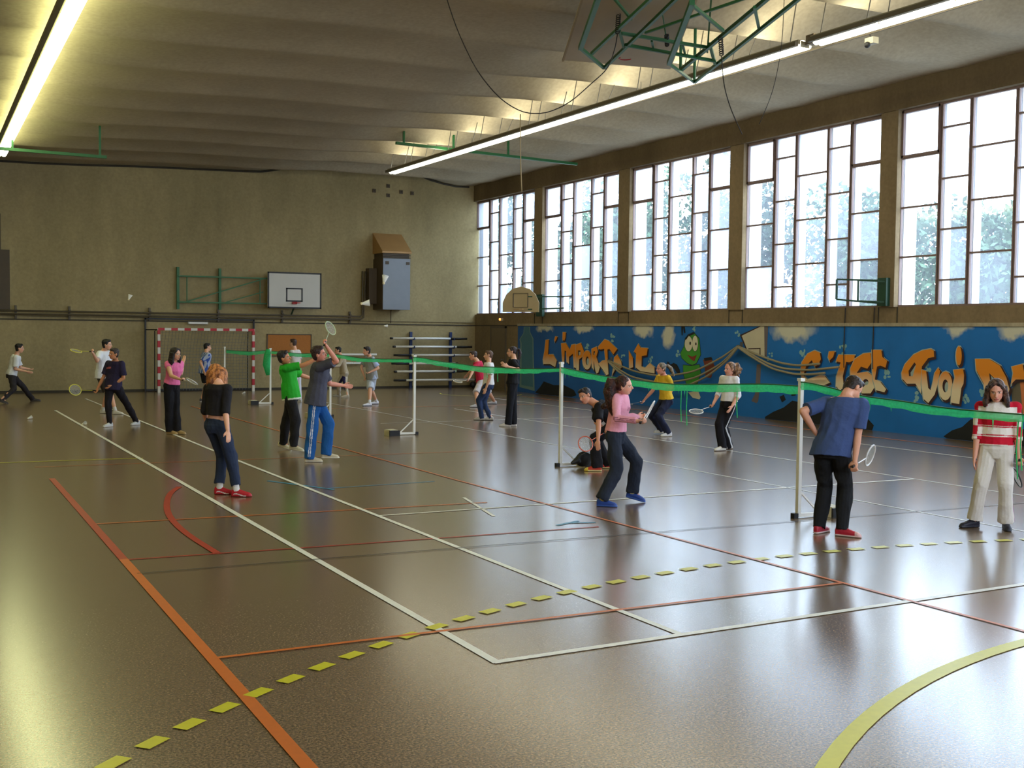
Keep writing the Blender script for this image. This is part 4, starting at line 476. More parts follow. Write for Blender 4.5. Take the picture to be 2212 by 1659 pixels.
strip([(5.95, 10.3), (6.3, 10.45)], .05, M['blul']); strip([(6.1, 10.38), (6.42, 10.3)], .05, M['blul'], .0045)
strip([(10.2, 31), (10.2, 17), (10.2, 6.4)], .025, M['wht']); strip([(12.5, 27), (12.5, 9)], .025, M['wht'])
strip([(15.6, 31.5), (15.6, 10)], .03, M['wht']); strip([(9, 23.2), (15.6, 23.4)], .025, M['wht']); strip([(9, 28), (15.6, 28)], .04, M['org'])
strip([(16.9, 31.5), (16.9, 10)], .05, M['org'])
def arc(c, r, a0, a1, n): return [(c[0]+r*math.cos(math.radians(a0+(a1-a0)*i/n)), c[1]+r*math.sin(math.radians(a0+(a1-a0)*i/n))) for i in range(n+1)]
strip(arc((7.34, -1.01), 6.14, 25, 175, 60), .1, M['yel'], .005)
k = 0; r = 9.42; step = math.degrees(.285/r); a = 90
mbd = MB(); a0 = 34.0
while a0 < 176:
    for q in [0]:
        P = arc((7.28, -1.40), r-.045, a0, a0+math.degrees(.16/r), 2); Q = arc((7.28, -1.40), r+.045, a0, a0+math.degrees(.16/r), 2)
        for i in range(2): mbd.quad((*P[i], .0058), (*P[i+1], .0058), (*Q[i+1], .0058), (*Q[i], .0058))
    a0 += step
struct(mbd, 'trim_30', M['yel'])
strip(arc((16.3, 33.2), 1.3, 150, 330, 24), .05, M['yel'])

# outside -----------------------------------------------------------
struct(MB().box((XW+.3, -20, -.3), (80, 70, -.1)), 'ground_outside', M['ground'])
def tree(x, y, h, rad, seed, mat, label, n=1500, low=.15):
    r = random.Random(seed); t = thing('tree', label, 'tree', (x, y, -.1), 'trees outside behind the windows')
    part(MB().tube([(x, y, -.1), (x+.1, y+.1, h*.4), (x-.1, y, h*.75)], [.22, .16, .07], 8), 'trunk', M['bark'], t, True)
    mb = MB(); blobs = [(Vector((r.uniform(-1, 1)*rad*.55, r.uniform(-1, 1)*rad*.55, h*(low+(.95-low)*r.random()))), rad*(.35+.3*r.random())) for _ in range(14)]
    for i in range(n):
        c, br = r.choice(blobs); d = Vector((r.gauss(0,1), r.gauss(0,1), r.gauss(0,1))).normalized()*br*(.5+.5*r.random()**.5)
        p = Vector((x, y, 0)) + c + d; a = Vector((r.gauss(0,1), r.gauss(0,1), r.gauss(0,1))).normalized(); b = a.cross(Vector((r.gauss(0,1), r.gauss(0,1), .3))).normalized(); s = r.uniform(.07, .16)
        mb.quad(p-a*s, p-b*s*.5, p+a*s, p+b*s*.5)
    part(mb, 'crown', mat, t)
tree(23.5, 43.0, 7.6, 2.8, 1, M['leafd'], 'dense dark tree seen through the farthest windows, nearest the back wall', 9000)
tree(24.5, 37.8, 9.0, 2.9, 2, M['leaf'], 'tall leafy tree filling the second window from the back wall', 13000)
tree(26.5, 33.5, 7.4, 2.8, 3, M['leafd'], 'rounded tree seen through the third window from the back wall', 11000)
tree(28.0, 28.6, 5.9, 2.9, 4, M['leaf'], 'lower loose tree seen through the fourth window from the back wall', 11000)
tree(28.5, 23.6, 5.6, 2.7, 6, M['leaf'], 'low bushy tree at the left edge of the fifth window', 9000)

# light -------------------------------------------------------------
wd = bpy.data.worlds.new('sky'); SC.world = wd; wd.use_nodes = True; nt = wd.node_tree; bg = nt.nodes['Background']
tcw = N(nt, 'ShaderNodeTexCoord'); sp = N(nt, 'ShaderNodeSeparateXYZ'); nt.links.new(tcw.outputs['Generated'], sp.inputs[0])
cr = N(nt, 'ShaderNodeValToRGB'); cr.color_ramp.elements[0].position = .0; cr.color_ramp.elements[0].color = (.78, .87, 1, 1); cr.color_ramp.elements[1].position = .8; cr.color_ramp.elements[1].color = (.62, .78, 1, 1)
nt.links.new(sp.outputs['Z'], cr.inputs['Fac']); nt.links.new(cr.outputs['Color'], bg.inputs['Color']); bg.inputs['Strength'].default_value = SKY
for k, s in enumerate(STARTS):
    ld = bpy.data.lights.new('sky_portal', 'AREA'); ld.shape = 'RECTANGLE'; ld.size = 4.5; ld.size_y = 4.1; ld.cycles.is_portal = True
    o = bpy.data.objects.new('sky_portal', ld); COL.objects.link(o); o.location = (XW+.75, s-2.23, 4.61)
    o.rotation_euler = Matrix(((0, 0, 1), (1, 0, 0), (0, 1, 0))).to_euler()
for k in (1, 2):
    ld = bpy.data.lights.new('sky_portal', 'AREA'); ld.shape = 'RECTANGLE'; ld.size = 4.5; ld.size_y = 4.0; ld.cycles.is_portal = True
    o = bpy.data.objects.new('sky_portal', ld); COL.objects.link(o); o.location = (XL+2.45+k*5.0, YN-.4, 4.61)
    o.rotation_euler = Matrix(((1, 0, 0), (0, 0, -1), (0, 1, 0))).to_euler()
SC.cycles.use_denoising = True; SC.cycles.max_bounces = 6; SC.cycles.diffuse_bounces = 4; SC.cycles.glossy_bounces = 3; SC.cycles.transparent_max_bounces = 12
SC.cycles.sample_clamp_indirect = 12; SC.cycles.caustics_reflective = False; SC.cycles.caustics_refractive = False
SC.view_settings.view_transform = 'Standard'; SC.view_settings.exposure = EXPO

# ================================================================== mural
def flat(polys, name, mat, parent, depth, offset=0, shift=(0, 0), th=.0015):
    """painted patch on the right wall: polygons in (y, z) metres, later ones are holes where they overlap"""
    cu = bpy.data.curves.new(name, 'CURVE'); cu.dimensions = '2D'; cu.fill_mode = 'BOTH'; cu.extrude = th; cu.offset = 0
    for i, p in enumerate(polys):
        P = [Vector((-y, z)) for (y, z) in p]
        if offset:
            ar = sum(P[k].x*P[(k+1) % len(P)].y - P[(k+1) % len(P)].x*P[k].y for k in range(len(P)))
            sg = 1 if ar > 0 else -1
            if i > 0 : sg = -sg
            Q = []
            for k in range(len(P)):
                a, b, c = P[k-1], P[k], P[(k+1) % len(P)]
                n1 = Vector(((b-a).y, -(b-a).x)).normalized(); n2 = Vector(((c-b).y, -(c-b).x)).normalized(); n = (n1+n2)
                n = n.normalized() if n.length > .2 else n1
                Q.append(b + n*offset*sg)
            P = Q
        sp = cu.splines.new('POLY'); sp.points.add(len(P)-1); sp.use_cyclic_u = True
        for k, q in enumerate(P): sp.points[k].co = (q.x + shift[0], max(.004, min(2.195, q.y + shift[1])), 0, 1)
    o = bpy.data.objects.new(name, cu); COL.objects.link(o)
    # local x -> -Y world, local y -> Z world, local z -> -X world
    mt = Matrix(((0, 0, -1, XW-depth), (-1, 0, 0, 0), (0, 1, 0, 0), (0, 0, 0, 1)))
    dg = bpy.context.evaluated_depsgraph_get(); me = bpy.data.meshes.new_from_object(o.evaluated_get(dg))
    bpy.data.objects.remove(o); me.transform(mt); me.transform(Matrix.Translation(-wloc(parent))); me.materials.clear()
    return link(name, me, mat, parent)
mur = thing('mural', 'blue graffiti mural with orange lettering painted along the wall below the windows', 'mural', (XW, 16, 0))
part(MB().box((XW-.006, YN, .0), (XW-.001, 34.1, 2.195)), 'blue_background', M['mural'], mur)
flat(PAINT['bottle_edge'], 'bottle', M['pbedge'], mur, .008); flat(PAINT['bottle'], 'bottle_fill', M['pbottle'], mur, .011)
for p in PAINT['rock']: flat([p], 'black_rock', M['prock'], mur, .009)
for p in PAINT['splash'][::1]: pass
for q in range(0, len(PAINT['splash']), 6):
    sb = MB()
    for e, p in enumerate(PAINT['splash'][q:q+6]):
        n = len(sb.v); sb.v += [(XW-.0072-.0003*e, y, z) for y, z in p]; sb.f.append(tuple(range(n, n+len(p))))
    part(sb, 'splash', M['psplash'], mur)
flat(PAINT['board'], 'painted_backboard', M['pboard'], mur, .009)
for p in PAINT['board_frame']: flat([p], 'painted_board_edge', M['maroon'], mur, .012)
for p in PAINT['board_post']: flat([p], 'painted_post', M['ppost'], mur, .009)
fg = flat(PAINT['figure_skin'][:1], 'cartoon_figure', M['pgreen'], mur, .012); fg['label'] = 'green cartoon figure with two big white eyes'
flat(PAINT['figure_skin'][1:], 'body', M['pgreen'], fg, .010)
for p in PAINT['figure_skin']: flat([p], 'outline', M['pblack'], fg, .008, .018)
for p in PAINT['figure_eye']: flat([p], 'eye', M['pwhite'], fg, .016); flat([p], 'eye_outline', M['pblack'], fg, .0145, .012)
for p in PAINT['figure_pupil']: flat([p], 'pupil', M['pblack'], fg, .019)
for p in PAINT['figure_mouth']: flat([p], 'mouth', M['pred'], fg, .016)
for p in PAINT['figure_dark'][:3]: flat([p], 'painted_claw', M['pblack'], fg, .016)
flat(PAINT['figure_glove'], 'glove', M['pglove'], fg, .014); flat(PAINT['figure_dark'][3:], 'glove_cuff', M['pblack'], fg, .016); flat(PAINT['figure_shoe'], 'shoe', M['pwhite'], fg, .012)
flat(PAINT['man_vest'], 'painted_vest', M['pvest'], mur, .009); flat(PAINT['man_skin'], 'painted_arm', M['pskin'], mur, .011)
for li, (nm, ps) in enumerate(LETTERS.items()):
    d0 = .010 + .0014*li
    o = flat(ps, 'letter', M['letter'], mur, d0+.0009, th=.0001); o['label'] = 'orange and cream painted character %s' % nm.split('.')[0]
    flat(ps, 'shadow', M['maroon'], o, d0+.0005, .02, (.035, -.03), .0001); flat(ps[:1], 'halo', M['halo'], o, d0, .032, (.012, -.012), .0001)

# ================================================================== ropes
hooks = []
for i, p in enumerate(ROPES):
    side = 'left' if i < 3 else 'right'
    nm = ['upper', 'middle', 'lower'][i % 3]
    pts = [Vector(q) for q in p]; 
    P = []
    for a, b in zip(pts, pts[1:]):
        for k in range(6): P.append(a.lerp(b, k/6))
    P.append(pts[-1])
    for _ in range(3): P = [P[0]] + [(P[k-1]+P[k]*2+P[k+1])/4 for k in range(1, len(P)-1)] + [P[-1]]
    lab = ('%s of three sagging ropes between the two wall hooks over the mural lettering' % nm) if side == 'left' else ('%s of three ropes hanging from the hook towards the letter C' % nm)
    solo(MB().tube(P, .026, 8), 'climbing_rope', M['rope'], lab, 'rope', tuple(P[0]), 'climbing ropes tied up along the mural', True)
for q, lab in (((18.0, None), 'wall hook where the ropes peak beside the painted backboard'), ((18.0, None), 'wall hook holding the far ends of the ropes')):
    p = Vector(ROPES[0][-1]) if 'peak' in lab else Vector(ROPES[0][0])
    t = thing('rope_hook', lab, 'hook', tuple(p))
    part(MB().bar((XW, p.y, p.z+.02), (p.x-.03, p.y, p.z+.02), .03), 'arm', M['steel'], t)
    part(MB().box((XW-.015, p.y-.05, p.z-.06), (XW, p.y+.05, p.z+.1)), 'plate', M['steel'], t)

# ================================================================== net posts and nets
def net_post(x, y, label, s, top=1.52, bag=False):
    t = thing('net_post', label, 'net post', (x, y, 0), 'white badminton net posts')
    part(MB().box((x-.022, y-.022, .03), (x+.022, y+.022, top)), 'upright', M['postw'], t)
    part(MB().box((x-.03, y-.03, top), (x+.03, y+.03, top+.03)), 'top_cap', M['postw'], t)
    part(MB().box((min(x-.05*s, x+.52*s), y-.02, .012), (max(x-.05*s, x+.52*s), y+.02, .05)), 'foot', M['postw'], t)
    part(MB().box((x-.05*s-.03, y-.03, 0), (x-.05*s+.03, y+.03, .055)), 'rubber_end', M['rubber'], t)
    part(MB().bar((x+.01*s, y, .3), (x+.3*s, y, .04), .02), 'brace', M['postw'], t)
    part(MB().box((min(x+.36*s, x+.56*s), y-.14, 0), (max(x+.36*s, x+.56*s), y+.14, .1)).box((min(x+.38*s, x+.54*s), y-.12, .1), (max(x+.38*s, x+.54*s), y+.12, .112)), 'counterweight', M['amb'], t)
    part(MB().box((min(x+.355*s, x+.565*s), y-.165, 0), (max(x+.355*s, x+.565*s), y-.135, .105)), 'weight_end', M['rubber'], t)
    return t
net_post(8.62, 9.66, 'tall white net post nearest the camera, beside the boy in the blue t-shirt', 1, 1.5)
net_post(8.62, 14.85, 'white net post with a black racket cover lying at its foot', 1, 1.53)
net_post(8.64, 20.5, 'white net post standing in front of the wall rack with its weight to the left', -1, 1.5)
net_post(8.6, 25.35, 'white net post half hidden behind the boy in blue track trousers', -1, 1.45)
net_post(8.58, 30.2, 'white net post behind the boy in green, with green netting bunched down it', -1, 1.46)
net_post(8.56, 35.1, 'farthest white net post, in front of the handball goal', -1, 1.42)
net_post(8.62, 4.3, 'white net post just outside the frame on the near end of the nets', 1, 1.42)
NL = {'a': 'far end of the green net, between the goal and the bunched post', 'b': 'green net strip running behind the boy in the green jersey', 'c': 'green net strip crossing in front of the pole rack',
      'd': 'green net strip in front of the girl in black by the mural', 'e': 'long green net strip sagging in front of the girl in yellow', 'f': 'nearest green net strip crossing the girl in the striped jumper'}
E_ = {'a': (35.08, 30.22), 'b': (30.18, 25.37), 'c': (25.33, 20.52), 'd': (20.48, 14.87), 'e': (14.83, 9.68), 'f': (9.64, 4.32)}
for k, pr in NETS.items():
    pts = sorted([p for p in pr if E_[k][1] < p[0] < E_[k][0]], reverse=True)
    pts = [(E_[k][0], pts[0][1], pts[0][2])] + pts + [(E_[k][1], pts[-1][1] + (.06 if k == 'f' else 0), pts[-1][2] + (.06 if k == 'f' else 0))]
    r = random.Random(ord(k)); t = thing('badminton_net', NL[k], 'net', (8.6, pts[0][0], 0), 'green badminton net strips'); mb = MB(); top = []; P = []
    ys = []
    for (y0, a0, b0), (y1, a1, b1) in zip(pts, pts[1:]):
        n = max(2, int((y0-y1)/.12))
        for i in range(n):
            u = i/n; P.append((y0+(y1-y0)*u, a0+(a1-a0)*u, b0+(b1-b0)*u))
    P.append(pts[-1])
    for _ in range(2): P = [P[0]] + [tuple((P[j-1][c]+2*P[j][c]+P[j+1][c])/4 for c in range(3)) for j in range(1, len(P)-1)] + [P[-1]]
    rows = 5; vs = []
    for j, (y, a, b) in enumerate(P):
        e = r.uniform(-.006, .008)
        for i in range(rows):
            u = i/(rows-1); vs.append((8.6 + .012*math.sin(j*.7+i*1.9) + .01*r.uniform(-1, 1), y, a + (b-a)*u + (e if i == rows-1 else 0)))
    mb.add(vs, [(j*rows+i, j*rows+i+1, (j+1)*rows+i+1, (j+1)*rows+i) for j in range(len(P)-1) for i in range(rows-1)])
    part(mb, 'mesh', M['net'], t, True)
    part(MB().tube([(8.6, y, a+.003) for y, a, b in P], .007, 6), 'top_cord', M['grn'], t)
    # torn threads
    for q in range(9 if k in 'def' else 4):
        tm = MB(); y, a, b = r.choice(P); L = r.uniform(.03, .09); tm.quad((8.6, y, b+.01), (8.6, y+.02, b+.01), (8.605, y+.015, b-L), (8.6, y+.008, b-L)); part(tm, 'loose_thread', M['net'], t)
    ex = {'e': [(11.82, .38), (11.7, .42), (10.72, .3)], 'f': [(6.86, .5), (6.82, .42)], 'd': [(16.9, .14), (17.3, .08)]}.get(k, [])
    for y, L in ex:
        z = [p for p in P if abs(p[0]-y) < .1]; z = z[0][2] if z else 1.3
        part(MB().tube([(8.6, y, z+.01), (8.61, y+.02, z-L*.5), (8.6, y-.01, z-L)], .006, 5), 'loose_thread', M['net'], t)
# bunched netting hanging down the post behind the boy in green
t = thing('bunched_net', 'bundle of spare green netting hanging down the far net post', 'net', (8.5, 30.15, 0))
part(MB().tube([(8.5, 30.12, 1.46), (8.47, 30.1, 1.3), (8.45, 30.1, 1.05), (8.49, 30.1, .78)], [.05, .09, .1, .05], 10), 'bundle', M['net'], t, True)
part(MB().tube([(8.55, 30.15, 1.4), (8.45, 30.1, 1.38)], .015, 6), 'tie', M['grn'], t)
# racket cover
def remesh(mb, voxel, smooth=3, fac=.5):
    me = bpy.data.meshes.new('tmp'); me.from_pydata(mb.v, [], mb.f); me.update()
    o = bpy.data.objects.new('tmp', me); COL.objects.link(o)
    m = o.modifiers.new('r', 'REMESH'); m.mode = 'VOXEL'; m.voxel_size = voxel; m.use_smooth_shade = True
    if smooth: s = o.modifiers.new('s', 'SMOOTH'); s.factor = fac; s.iterations = smooth
    dg = bpy.context.evaluated_depsgraph_get(); out = bpy.data.meshes.new_from_object(o.evaluated_get(dg))
    bpy.data.objects.remove(o); bpy.data.meshes.remove(me); out.shade_smooth(); return out
mb = MB().ell((8.88, 14.6, .13), (.15, 0, 0), (0, .05, .02), (0, -.03, .12)).tube([(8.78, 14.6, .12), (8.66, 14.6, .07)], [.06, .02], 10)
me = remesh(mb, .01); me.transform(Matrix.Translation((-8.88, -14.6, 0)))
t = thing('racket_cover', 'black racket cover lying against the foot of the net post', 'racket cover', (8.88, 14.6, 0))
link('shell', me, M['blk'], t); part(MB().tube([(8.8, 14.545, .2), (8.88, 14.54, .235), (8.97, 14.55, .2)], .006, 5), 'zip', M['steel'], t)

# ================================================================== back wall furniture
y = YB
t = thing('handball_goal', 'red and white striped handball goal against the back wall', 'goal', (8.37, 36.6, 0))
def goal_mat(axis):
    m, nt, b = new('goal_stripes_'+axis); tc = N(nt, 'ShaderNodeTexCoord'); sx = N(nt, 'ShaderNodeSeparateXYZ'); nt.links.new(tc.outputs['Object'], sx.inputs[0])
    a = N(nt, 'ShaderNodeMath', operation='ADD'); a.inputs[1].default_value = 10.1 if axis == 'X' else 10.0; nt.links.new(sx.outputs[axis], a.inputs[0])
    mo = N(nt, 'ShaderNodeMath', operation='MODULO'); mo.inputs[1].default_value = .4; nt.links.new(a.outputs[0], mo.inputs[0])
    g = N(nt, 'ShaderNodeMath', operation='GREATER_THAN'); g.inputs[1].default_value = .2; nt.links.new(mo.outputs[0], g.inputs[0])
    mx = N(nt, 'ShaderNodeMix', data_type='RGBA'); mx.inputs['A'].default_value = (*lin((222, 216, 206)), 1); mx.inputs['B'].default_value = (*lin((186, 30, 44)), 1)
    nt.links.new(g.outputs[0], mx.inputs['Factor']); nt.links.new(mx.outputs['Result'], b.inputs['Base Color']); b.inputs['Roughness'].default_value = .5; return m
gz, gx = goal_mat('Z'), goal_mat('X')
for x in (6.9, 9.84): part(MB().box((x-.04, 36.56, 0), (x+.04, 36.64, 1.92)), 'post', gz, t)
part(MB().box((6.86, 36.56, 1.92), (9.88, 36.64, 2.0)), 'crossbar', gx, t)
fr = MB()
for x in (6.9, 9.84): fr.tube([(x, 36.64, 1.96), (x, 37.25, 1.9), (x, 37.3, .03), (x, 36.62, .03)], .015, 6)
fr.bar((6.9, 37.3, .03), (9.84, 37.3, .03), .03); part(fr, 'rear_frame', M['blk'], t)
nb = MB(); c = .0045
def gcurve(x, u): # net hangs from the bar and bellies back to the wall side
    z = 1.95*(1-u); yy = 36.66 + .5*math.sin(min(1, u*1.6)*PI/2) + .05*math.sin(x*3)*u; return (x, yy, max(.03, z))
xs = [6.94 + .1*i for i in range(30)]
for x in xs:
    P = [gcurve(x, i/12) for i in range(13)]
    for p, q in zip(P, P[1:]): nb.quad((p[0]-c, p[1], p[2]), (p[0]+c, p[1], p[2]), (q[0]+c, q[1], q[2]), (q[0]-c, q[1], q[2]))
for j in range(1, 20):
    u = j/20; P = [gcurve(x, u) for x in xs]
    for p, q in zip(P, P[1:]): nb.quad((p[0], p[1], p[2]-c), (q[0], q[1], q[2]-c), (q[0], q[1], q[2]+c), (p[0], p[1], p[2]+c))
part(nb, 'goal_net', M['gnet'], t)
t = thing('backing_frame', 'thin black steel frame standing behind the handball goal', 'frame', (8.35, 37.3, 0))
for a, b2, n in (((6.63, 37.33, 0), (6.63, 37.33, 2.3), 'upright'), ((10.05, 37.33, 0), (10.05, 37.33, 2.3), 'upright'), ((6.61, 37.33, 2.28), (10.07, 37.33, 2.28), 'top_bar'), ((6.63, 37.33, .04), (10.05, 37.33, .04), 'bottom_bar')):
    part(MB().bar(a, b2, .05), n, M['blk'], t)
part(MB().bar((6.63, 37.33, 1.94), (6.95, 36.8, 1.94), .03), 'tie_bar', M['blk'], t)
t = thing('wall_lamp', 'short white strip lamp on the back wall above the goal', 'lamp', (8.25, 37.3, 2.14))
part(MB().box((7.94, 37.3, 2.13), (8.57, 37.4, 2.2)), 'casing', M['boardw'], t); part(MB().box((7.97, 37.28, 2.14), (8.54, 37.3, 2.19)), 'diffuser', M['postw'], t)
t = thing('pinboard', 'orange-brown cork pinboard low on the back wall right of the goal', 'board', (11.26, 37.38, 1.1))
part(MB().box((10.52, 37.37, 1.12), (12.0, 37.39, 1.82)), 'cork_panel', M['cork'], t)
fr = MB()
for a, b2 in (((10.5, 37.36, 1.1), (12.02, 37.395, 1.13)), ((10.5, 37.36, 1.81), (12.02, 37.395, 1.84)), ((10.5, 37.36, 1.1), (10.53, 37.395, 1.84)), ((11.99, 37.36, 1.1), (12.02, 37.395, 1.84))): fr.box(a, b2)
part(fr, 'edge', M['hoodd'], t)
for (x0, x1, z, l) in ((13.0, 14.3, 1.17, 'upper white rail on the back wall behind the boy in white shorts'), (13.1, 13.8, .88, 'lower short white rail on the back wall behind the boy in white shorts')):
    t = thing('wall_rail', l, 'rail', (x0, 37.3, z), 'white rails on the back wall')
    part(MB().box((x0, 37.25, z-.03), (x1, 37.31, z+.03)), 'bar', M['postw'], t)
    br = MB(); [br.box((x-.02, 37.3, z-.02), (x+.02, 37.4, z+.02)) for x in (x0+.15, x1-.15)]; part(br, 'bracket', M['steel'], t)
# heating pipes
t = thing('heating_pipes', 'pair of brown heating pipes with brackets running along the back wall', 'pipe', (5, 37.25, 2.4))
for z in (2.46, 2.36):
    pt = [(XL+.05, 37.27, z), (13.7, 37.27, z), (13.77 + (2.46-z)*.5, 37.27, z+.06), (13.78+(2.46-z), 37.27, 4.0)]
    part(MB().tube(pt, .026, 8), 'pipe', M['pipe'], t, True)
for x in (.8, 2.9, 4.4, 6.76, 8.9, 11.0, 13.35):
    part(MB().box((x-.03, 37.32, 2.22), (x+.03, 37.39, 2.62)).box((x-.035, 37.22, 2.3), (x+.035, 37.34, 2.33)).box((x-.035, 37.22, 2.49), (x+.035, 37.34, 2.52)), 'bracket', M['pipe'], t)
# fan heater
t = thing('fan_heater', 'tall grey wall heater with a sloping tan hood and brown louvre', 'heater', (14.7, 36.9, 2.7))
part(MB().box((14.22, 36.5, 2.7), (15.2, 37.4, 4.42)), 'cabinet', M['heat'], t)
part(MB().box((14.205, 36.52, 2.7), (14.222, 37.4, 4.42)), 'side_panel', M['hoodd'], t)
hb = MB(); hb.add([(14.18,36.48,4.66),(15.24,36.48,4.66),(15.24,37.4,5.32),(14.18,37.4,5.32),(14.18,36.48,4.6),(15.24,36.48,4.6),(15.24,37.4,4.6),(14.18,37.4,4.6)], [(0,1,2,3),(4,7,6,5),(0,3,7,4),(1,5,6,2),(2,6,7,3),(0,4,5,1)])
part(hb, 'hood', M['hood'], t)
lv = MB().box((14.24, 36.56, 4.42), (15.18, 37.4, 4.6)); [lv.box((14.2, 36.5, 4.43+.055*i), (15.22, 36.56, 4.455+.055*i)) for i in range(3)]
part(lv, 'louvre', M['hoodd'], t)
part(MB().box((14.3, 36.485, 4.22), (14.42, 36.5, 4.32)), 'latch', M['hoodd'], t); part(MB().box((15.05, 36.485, 4.22), (15.17, 36.5, 4.32)), 'latch', M['hoodd'], t)
part(MB().box((13.93, 37.05, 2.9), (14.2, 37.4, 4.1)), 'pipe_casing', M['hoodd'], t)
part(MB().tube([(14.85, 37.35, 2.7), (14.85, 37.36, 2.25)], .012, 6), 'cable', M['cable'], t)
# stains / old fixing plates
for i, (x, z) in enumerate(((14.22, 6.76), (14.73, 6.95), (14.73, 6.63), (15.21, 6.78), (15.62, 6.76))):
    lab = ['leftmost', 'top', 'bottom', 'second from the right', 'rightmost'][i] + ' of five dark fixing plates high above the fan heater'
    t = thing('fixing_plate', lab, 'plate', (x, 37.38, z), 'dark fixing plates above the heater')
    part(MB().box((x-.06, 37.37, z-.06), (x+.06, 37.4, z+.06)), 'plate', M['hoodd'], t); part(MB().tube([(x, 37.36, z), (x, 37.39, z)], .02, 6), 'bolt', M['seam'], t)
# pole rack
t = thing('pole_rack', 'dark blue steel wall rack holding long poles in the far corner', 'rack', (16.3, 37.3, 0))
for x in (15.58, 17.1):
    o = part(MB().box((x-.045, 37.28, 0), (x+.045, 37.36, 1.96)), 'upright', M['bluep'], t)
    for i, z in enumerate((1.69, 1.4, 1.11, .82, .54, .24)): part(MB().bar((x, 37.3, z), (x, 36.98, z), .035).bar((x, 36.98, z), (x, 36.98, z+.07), .03), 'arm', M['bluep'], o)
for i, (x0, x1, z) in enumerate(((14.83, 17.55, 1.72), (14.93, 17.75, 1.43), (14.97, 17.9, 1.14), (14.89, 17.2, .85), (14.98, 17.65, .57), (14.98, 17.95, .27))):
    nm = ['top', 'second', 'third', 'fourth', 'fifth', 'bottom'][i]
    t = thing('storage_pole', 'white and dark pole on the %s arms of the blue wall rack' % nm, 'pole', (x0, 37.12, z), 'long poles stored on the wall rack')
    w0, w1 = ((x0, x1-.55), (x0, x1-.5), (x0+.55, x1), (x0+.55, x1), (x0, x1-.4), (x0+.35, x1))[i]
    part(MB().tube([(w0, 37.12, z+.01), (w1, 37.12, z+.01)], .04, 8), 'white_tube', M['postw'], t, True)
    dm = MB()
    for a, b2 in ((x0-.1, w0), (w1, x1+.1)):
        if b2-a > .02: dm.tube([(a, 37.12, z+.01), (b2, 37.12, z+.01)], .036, 8)
    part(dm, 'dark_end', M['blk'], t, True)
    part(MB().tube([(x0+.1, 37.2, z-.015), (x1-.1, 37.2, z-.015)], .022, 8), 'thin_tube', M['hoodd'], t, True)
solo(MB().ball((17.75, 36.8, .12), .12), 'ball', M['blk'], 'small black ball on the floor in the far corner under the rack', 'ball', (17.75, 36.8, 0), smooth=True)
# swung-aside basketball backboard
t = thing('basketball_hoop', 'white backboard with black border on a green swing frame, on the back wall', 'basketball hoop', (9, 37.3, 2.6))
bd = part(MB().box((10.39, 36.9, 2.68), (12.2, 36.94, 3.86)), 'backboard', M['boardw'], t)
def rect(x0, x1, z0, z1, w, yy):
    m = MB(); m.box((x0, yy, z0), (x1, yy+.006, z0+w)).box((x0, yy, z1-w), (x1, yy+.006, z1)).box((x0, yy, z0), (x0+w, yy+.006, z1)).box((x1-w, yy, z0), (x1, yy+.006, z1)); return m
part(rect(10.39, 12.2, 2.68, 3.86, .05, 36.893), 'border', M['blk'], bd); part(rect(11.0, 11.56, 2.9, 3.35, .045, 36.893), 'target_square', M['blk'], bd)
part(MB().tube([(11.28 + .12*math.cos(a/12*2*PI), 36.68 + .2*math.sin(a/12*2*PI), 2.86) for a in range(13)], .012, 6).box((11.2, 36.85, 2.82), (11.36, 36.9, 2.9)), 'rim', M['red'], t)
for x in (7.63, 8.95): part(MB().box((x-.04, 37.3, 2.6), (x+.04, 37.38, 3.92)), 'wall_post', M['grn'], t)
for z in (3.64, 2.82): part(MB().bar((7.63, 37.28, z), (10.5, 37.1, z), .045), 'rail', M['grn'], t)
part(MB().bar((7.9, 37.27, 2.84), (10.3, 37.1, 3.62), .035), 'diagonal', M['grn'], t); part(MB().bar((9.1, 37.2, 2.84), (10.3, 37.1, 3.2), .03), 'diagonal', M['grn'], t)
part(MB().bar((7.9, 37.28, 2.84), (7.9, 37.28, 3.62), .03), 'stile', M['grn'], t); part(MB().bar((10.2, 37.12, 2.84), (10.2, 37.12, 3.62), .03), 'stile', M['grn'], t)
part(MB().bar((10.5, 37.1, 3.64), (10.8, 36.94, 3.64), .04).bar((10.5, 37.1, 2.82), (10.8, 36.94, 2.82), .04).bar((11.3, 37.35, 2.45), (11.3, 36.95, 2.75), .04), 'hinge_arm', M['grnd'], t)
t = thing('wall_duct', 'dark vertical duct on the back wall at the left edge', 'duct', (2.4, 37.2, 2.3))
part(MB().box((2.1, 37.2, 2.5), (2.5, 37.4, 5.3)), 'tall_box', M['hoodd'], t); part(MB().box((2.45, 37.25, 2.5), (2.74, 37.4, 4.25)), 'side_box', M['hoodd'], t)

# ================================================================== window wall furniture
t = thing('basketball_hoop', 'small fan-shaped practice backboard on the first window pillar, in the far corner', 'basketball hoop', (17.4, 31.8, 2.6))
P = [(-.62, 0), (-.62, .3), (-.5, .55), (-.3, .72), (0, .8), (.3, .72), (.5, .55), (.62, .3), (.62, 0)]
dx, dy = .62, -.78  # board direction
cx, cy, cz = 17.1, 32.05, 2.62
fb = MB(); n = len(P)
for o_ in (-.015, .015):
    fb.v += [(cx + a*dx + o_*dy, cy + a*dy - o_*dx, cz + h_) for a, h_ in P]
fb.f = [tuple(range(n)), tuple(range(2*n-1, n-1, -1))] + [(i, (i+1) % n, n+(i+1) % n, n+i) for i in range(n)]
bo = part(fb, 'backboard', M['boardb'], t)
def onb(a, h_): return (cx + a*dx + .02*dy*-1 - .0, cy + a*dy, cz + h_)
tm = MB(); nrm = Vector((-.78, -.62, 0))
